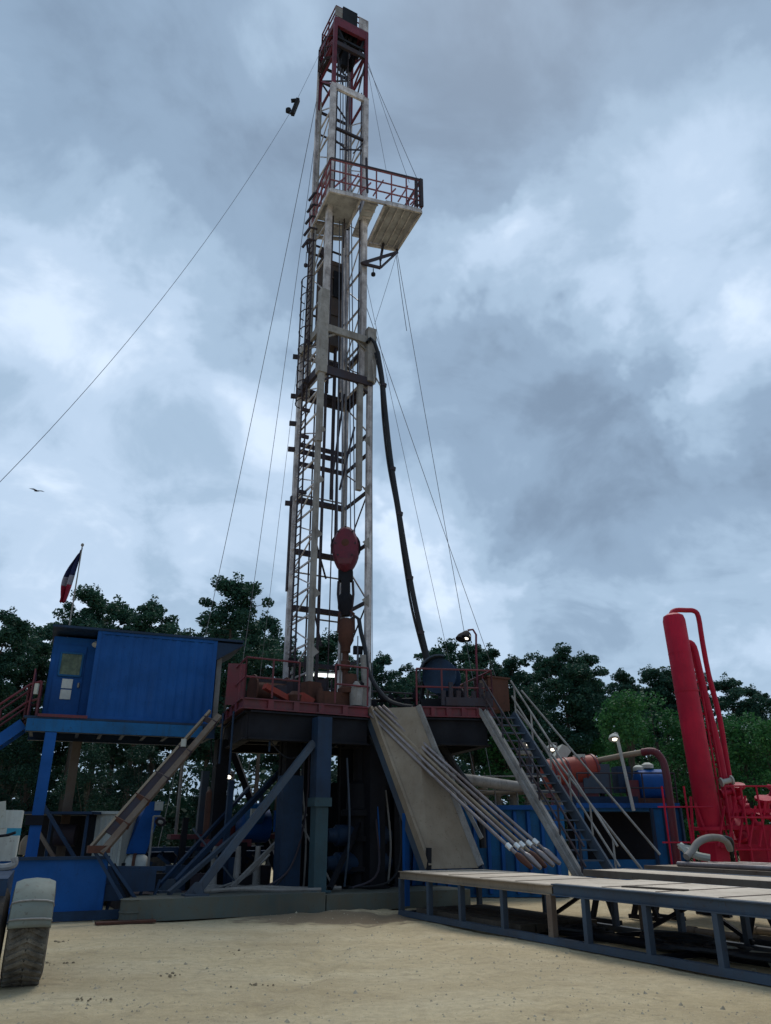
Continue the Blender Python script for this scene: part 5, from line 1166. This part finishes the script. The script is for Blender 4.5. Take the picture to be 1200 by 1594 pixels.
MB().lathe(A(206,1349,24.55), (1,.2,0), [(0,.345),(0,.36),(.08,.36),(.08,.345)], 16).build('strap', M['rust'], ct)
MB().box(A(198,1375,24.8), (.8,.5,.7)).build('stand', M['black_blue'], ct)
MB().box(A(188,1352,24.4), (.28,.3,.3)).build('cap_box', M['black_blue'], ct)
t = thing('junk_skid', 'dark low steel frame on the ground between the blue skid and the base', 'skid', (-6.4,21,0))
m_ = MB(); m_.box((-6.55,21.2,.8), (1.3,.9,.5), .5)
for k in range(5): m_.bar(V((-7.1+.3*k,20.6+.15*k,.05)), V((-6.9+.3*k,20.7+.15*k,1.2-.1*k)), .07)
m_.bar(V((-7.1,20.5,1.1)), V((-5.6,21.3,1.05)), .1); m_.build('frame', M['blue_dark'], t)
t = thing('steel_drum', 'short grey drum standing at the left end of the steel base', 'drum', A(203,1435,19.7))
dcx = A(203,1420,19.9); MB().lathe(V((dcx.x,19.9,0)), up, [(0,.2),(.0,.25),(.18,.25),(.19,.27),(.21,.27),(.22,.25),(.44,.25),(.46,.27),(.48,.24)], 18).build('drum_body', M['boat'], t)
t = thing('short_channel', 'flat dark scrap plate lying in front of the blue skid', 'scrap', A(90,1440,19)); bpy.data.objects.remove(t)
tag(MB().box(V((-5.9,19.5,.03)), (1.3,.3,.05), .45).build('scrap_plate', M['rust']), 'flat rusty scrap plate lying by the left end of the base', 'scrap plate')

# truck at the left edge
tr = thing('parked_truck', 'rear corner of a blue truck with muddy wheel at the left edge', 'truck', (-6,12.2,0))
WX0, WX1 = A(18,1450,11.9).x, A(74,1450,11.9).x; wcx = (WX0+WX1)/2; WR = .62; hw = (WX1-WX0)/2
tilt = V((.925,.38,0)).normalized(); fw_ = V((-tilt.y, tilt.x, 0))   # axle direction, and the way the truck points
wc = V((wcx-.20, 12.35, WR-.02))
def tw(a_, u, v): return wc + tilt*a_ + fw_*u + up*v
tyre = MB().lathe(tw(-hw,0,0), tilt, [(.05,.32),(.0,.44),(-.02,.50),(.0,.57),(.07,.61),(.14,.62),(2*hw-.14,.62),(2*hw-.07,.61),(2*hw,.57),(2*hw+.02,.50),(2*hw,.44),(2*hw-.05,.32)], 40).build('tyre', M['mud'], tr)
m_ = MB()
for i in range(30):
    a_ = 2*math.pi*i/30
    for s_ in (-1, 1):
        o = fw_*math.cos(a_) + up*math.sin(a_); tg = up*math.cos(a_) - fw_*math.sin(a_)
        m_.bar(wc + o*.632 + tilt*s_*hw*.03, wc + o*.618 + tilt*s_*hw*.92 + tg*.10, .05, .04, up=o)
m_.build('tread_lugs', M['mud'], tyre)
MB().lathe(tw(hw*.5,0,0), tilt, [(0,.32),(.05,.30),(.05,.15),(.1,.1)], 18).build('hub', M['mast_grey'], tr)
m_ = MB(); nf = 40; ang = [R(12 + 160*i/nf) for i in range(nf+1)]; RO = .715; vs = []; fs = []
prof = [(-hw-.03,RO-.13),(-hw-.015,RO-.04),(-hw*.7,RO-.005),(0,RO+.012),(hw*.7,RO-.005),(hw+.015,RO-.04),(hw+.03,RO-.13)]
for a_ in ang:
    sq = 1+.06*abs(math.sin(2*a_))**1.5
    for (t_, r_) in prof: vs.append(tw(t_, -math.cos(a_)*r_*sq, math.sin(a_)*r_*sq))
k_ = len(prof)
for i in range(nf):
    for j in range(k_-1): fs.append((i*k_+j, i*k_+j+1, (i+1)*k_+j+1, (i+1)*k_+j))
m_.add(vs, fs);
fo = m_.build('fender', M['fender'], tr); md = fo.modifiers.new('thick','SOLIDIFY'); md.thickness = .015
for a_ in (R(20), R(38)):
    sq = 1+.06*abs(math.sin(2*a_))**1.5
    MB().path([tw(t_, -math.cos(a_)*(r_+.012)*sq, math.sin(a_)*(r_+.012)*sq) for t_, r_ in prof], .012, 5).build('fender_rib', M['mast_grey'], fo)
m_ = MB(); m_.frame(tw(-hw-.58,1.0,.40), tilt, fw_, up, .45, 1.3, .34); m_.build('body_panel', M['blue_dark'], tr)
m_ = MB(); m_.lathe(tw(-hw-.42,0,0), tilt, [(0,.3),(0,.5),(.05,.6),(.3,.6),(.35,.5),(.35,.3)], 30); m_.build('inner_tyre', M['rubber'], tr)
wx = A(22,1300,14.5).x
m_ = MB(); m_.frame(V((wx-.95,15.0,1.88)), V((.925,.38,0)).normalized(), V((-.38,.925,0)).normalized(), up, .75, .5, .42); m_.build('cab_box', M['white'], tr)
m_ = MB(); m_.box((A(2,1310,13.9).x,14.3,A(2,1295,13.9).z), (.16,.2,.12)); m_.build('fitting', M['cyan'], tr)
m_ = MB(); m_.path([A(-5,1302,13.8), A(12,1300,13.8), A(24,1296,13.8)], .025, 6); m_.build('mirror_arm', M['black_blue'], tr)
m_ = MB(); m_.path(smooth([A(22,1335,14.2), A(22,1345,14.2), A(8,1350,14.1), A(-10,1350,14)]), .06, 8); m_.build('grab_pipe', M['mast_grey'], tr)
m_ = MB(); m_.bar(A(3,1290,14.4), A(3,1248,14.4), .12, .1); m_.build('stack', M['cream'], tr)
# ---------------------------------------------------------------- trees
def leafmat(name, a_, b_, c_):
    m, nt, b = newmat(name); g = nt.nodes.new('ShaderNodeNewGeometry'); tcn = nt.nodes.new('ShaderNodeTexCoord')
    n1 = noise_n(nt, tcn.outputs['Object'], .55, 4, .6)
    oi = nt.nodes.new('ShaderNodeObjectInfo')
    c0 = ramp(nt, g.outputs['Random Per Island'], [(0, a_), (.55, b_), (1, c_)])
    c1 = mix(nt, ramp(nt, n1, [(.35,(0,)*3), (.7,(.6,)*3)]), c0, b_)
    c2 = mix(nt, ramp(nt, oi.outputs['Random'], [(0,(.0,)*3),(1,(.45,)*3)]), c1, a_)
    nt.links.new(c2, b.inputs['Base Color']); b.inputs['Roughness'].default_value = .65; b.inputs['Specular IOR Level'].default_value = .25
    tr_ = nt.nodes.new('ShaderNodeBsdfTranslucent'); nt.links.new(c2, tr_.inputs[0]); mx_ = nt.nodes.new('ShaderNodeMixShader'); mx_.inputs[0].default_value = .25
    o = [n for n in nt.nodes if n.type == 'OUTPUT_MATERIAL'][0]
    nt.links.new(b.outputs[0], mx_.inputs[1]); nt.links.new(tr_.outputs[0], mx_.inputs[2]); nt.links.new(mx_.outputs[0], o.inputs[0]); return m
LP = leafmat('pine_needles', (.012,.052,.038), (.024,.076,.050), (.052,.115,.065))
LD = leafmat('broad_leaves', (.018,.085,.030), (.036,.14,.042), (.09,.22,.06))
LU = leafmat('undergrowth_leaves', (.007,.032,.024), (.013,.048,.031), (.027,.072,.038))
BK = paint('pine_bark', (.075,.06,.05), (.03,.025,.02), .5, .95, scale=2)
def leafs(mb, c, rx, rz, n, s, q):
    for _ in range(n):
        while True:
            o = V((q.uniform(-1,1), q.uniform(-1,1), q.uniform(-1,1)))
            if o.length <= 1: break
        o = o*(.55+.45*o.length) if q.random() < .6 else o
        p = c + V((o.x*rx, o.y*rx, o.z*rz)); a_ = V((q.gauss(0,1), q.gauss(0,1), q.gauss(0,.6))).normalized(); b_ = a_.cross(V((q.gauss(0,1), q.gauss(0,1), q.gauss(0,1)))).normalized()
        r = s*(.35+1.15*q.random()**1.3)
        n0 = len(mb.v); mb.v += [p-a_*r, p+b_*r*.55, p+a_*r, p-b_*r*.55]; mb.f.append((n0, n0+1, n0+2, n0+3))
def tree_proto(kind, seed, dark=False):
    q = random.Random(seed); root = bpy.data.objects.new(kind, None); col.objects.link(root)
    tk_, cr, lb_ = MB(), MB(), MB()
    if kind == 'pine_tree':
        H = 20.0; bend = [V((q.gauss(0,.25)*i/6, q.gauss(0,.25)*i/6, 0)) for i in range(7)]
        sp_ = [V((0,0,-.3+H*.96*i/6))+bend[i] for i in range(7)]; tk_.path(sp_, [.26*(1-.85*i/6) for i in range(7)], 8)
        base = .36+q.random()*.14
        nl = 44+int(q.random()*10)
        for i in range(nl):
            t = base+(1-base)*(i+q.random())/nl; k = t*6; i0 = min(int(k), 5); p = sp_[i0].lerp(sp_[i0+1], k-i0)
            env = math.sin(math.pi*(.22+.70*(t-base)/(1-base)))**.9
            Lh = (.35+2.7*env*q.uniform(.3,1.15)); az = q.random()*6.283
            e = p + V((math.cos(az)*Lh, math.sin(az)*Lh, Lh*q.uniform(-.1,.35)))
            lb_.tube(p, e, .07*(1.2-t), .02, n=4, cap=False)
            for j in range(3):
                c = p.lerp(e, .5+.27*j) + V((q.gauss(0,.3), q.gauss(0,.3), q.gauss(0,.2)))
                rr = q.uniform(.32,.9)*(.7+.4*env)
                leafs(cr, c, rr*1.1, rr*.75, int(330*rr), .13, q)
        leafs(cr, sp_[6]+V((0,0,.1)), .55, 1.0, 150, .12, q)
    elif kind == 'leafy_tree':
        H = 12.0; sp_ = [V((q.gauss(0,.2)*i/4, q.gauss(0,.2)*i/4, -.3+H*.7*i/4)) for i in range(5)]; tk_.path(sp_, [.22*(1-.7*i/4) for i in range(5)], 8)
        for i in range(42):
            h = q.uniform(.12,1.0)*H; w_ = 3.0*math.sin(math.pi*min(1,(h/H)*.72+.22))**.7; az = q.random()*6.283; rr = q.random()**.5*w_
            c = V((math.cos(az)*rr, math.sin(az)*rr, h-.6)); i0 = min(int(h/H*5*.8), 4)
            lb_.tube(sp_[max(i0-1,0)], c, .05, .015, n=4, cap=False)
            r_ = q.uniform(.7,1.25); leafs(cr, c, r_, r_*.8, int(330*r_), .12, q)
    tk_.f = tk_.f; 
    a_ = tk_.build('trunk', BK, root); b_ = lb_.build('limbs', BK, a_); c_ = cr.build('crown', LP if kind == 'pine_tree' else (LU if dark else LD), root, flat=True)
    return root
pines = [tree_proto('pine_tree', 11+i) for i in range(5)]; leafy = [tree_proto('leafy_tree', 40+i) for i in range(3)]
dark_ = [tree_proto('leafy_tree', 60+i, True) for i in range(2)]
used_ = {}
def put(kind, protos, idx, x, y, Y, Hn, label, group):
    pr = protos[idx % len(protos)]
    o = pr if pr.name not in used_ else copy_tree(pr)
    used_[pr.name] = 1; top = A(x, y, Y)
    sct = top.z/Hn; o.location = (top.x, Y, 0); o.rotation_euler = (0, 0, (idx*2.3) % 6.28); o.scale = (sct*(.9+.25*((idx*7) % 5)/5),)*2 + (sct,)
    tag(o, label, 'tree', group)
PT = [  # x, top y, distance, label
 (12,940,46,'dark pine at the far left edge of the treeline'), (52,965,52,'pine just left of the flagpole, lower than the edge pine'), (-30,950,50,'pine partly cut by the left edge behind the stairs'),
 (150,905,50,'tallest pine standing right behind the blue cabin roof'), (182,925,56,'pine in the middle behind the cabin, right of the tallest one'), (235,925,54,'pine above the right end of the cabin roof'), (112,950,58,'thin pine directly behind the flagpole'),
 (262,962,62,'lower pine in the gap right of the cabin roof'), (368,886,44,'tall ragged lone pine between the cabin and the mast'), (340,960,56,'smaller pine beside the lone tall pine, on its left'), (415,950,52,'pine just left of the mast leg'),
 (444,985,60,'pine seen through the left lattice of the mast'), (512,978,58,'pine seen through the middle of the mast'), (470,1010,66,'far pine low between the mast legs'), (560,1020,64,'pine hidden behind the swivel hose'),
 (597,1012,60,'rounded pine right of the mast foot'), (634,1030,64,'short pine between the mast and the hose drum'), (690,992,52,'pine directly above the blue hose drum'), (728,992,55,'pine behind the hooked floor lamp'), (762,1000,58,'narrow pine right of the floor lamp'),
 (800,1015,56,'dark pine above the head of the stairs'), (832,1012,60,'pine left of the big dark pine over the tanks'), (872,1000,50,'big dark pine over the orange red cylinder'), (905,1010,52,'big dark pine right beside the one over the cylinder'), (925,1045,62,'shorter pine right of the two big dark ones'),
 (968,1036,58,'pine rising behind the bright leafy trees'), (1010,1034,60,'pine just left of the crimson vessel'), (1040,1036,60,'pine directly behind the crimson vessel'), (1080,1040,62,'pine between the vessel and its looped pipes'), (1130,1045,56,'dark pine right of the looped red pipes'), (1165,1062,58,'pine near the right edge above the leafy trees'), (1212,1080,54,'pine cut by the right edge'),
 (300,1010,70,'distant pine low between the cabin and the lone pine'), (650,1040,72,'distant low pine behind the hose drum'), (205,960,70,'distant pine over the cabin roof')]
for i, (x, y, Y, lb_) in enumerate(PT): put('pine_tree', pines, i, x, y, Y, 20.0, lb_, 'pines of the treeline')
DT = [(965,1075,42,'bright green leafy tree behind the white lamp post'), (1008,1068,44,'bright green leafy tree left of the crimson vessel'), (1145,1100,42,'bright leafy tree right of the red pipes'), (1195,1110,40,'bright leafy tree at the right edge'), (1060,1110,44,'lower leafy tree behind the crimson vessel'),
 (930,1130,50,'small leafy tree behind the shaker box'), (790,1120,54,'leafy tree behind the top of the stairs'), (60,1130,50,'leafy tree behind the red stair rail at the left'), (150,1150,44,'leafy tree under the blue cabin'), (230,1155,46,'leafy tree framed by the cabin and the brown beam'), (1110,1150,48,'low leafy tree beyond the skid railing'), (330,1180,52,'slim leafy tree behind the work lights'), (20,1140,46,'leafy tree over the truck at the left edge')]
for i, (x, y, Y, lb_) in enumerate(DT): put('leafy_tree', dark_ if x < 500 else leafy, i, x, y, Y, 12.0, lb_, 'leafy trees below the pines')
q = random.Random(91); m_ = MB()
for i in range(1150):
    x = q.uniform(-62, 62); Y = q.uniform(58, 76); h = 4.8+5.2*abs(mnoise.noise(V((x*.12, 0, 4))))*1.6+q.random()*1.2
    if -19 < x < -6: h *= .5
    z = q.random()*h; r = q.uniform(1.0,1.9); leafs(m_, V((x, Y, z+.2)), r, r*.8, 120, .26, q)
tag(m_.build('undergrowth', LU, loc=(0,0,0), flat=True), 'dark green undergrowth filling the foot of the treeline', 'undergrowth', kind='stuff')
m_ = MB()
for i in range(480):
    x = q.uniform(-70, 70); Y = q.uniform(80, 95); r = q.uniform(1.5,2.8); leafs(m_, V((x, Y, q.random()**1.2*10)), r, r, 75, .38, q)
tag(m_.build('far_wood', LU, loc=(0,0,0), flat=True), 'dark far wood behind the treeline', 'wood', kind='stuff')
sc.render.film_transparent = False
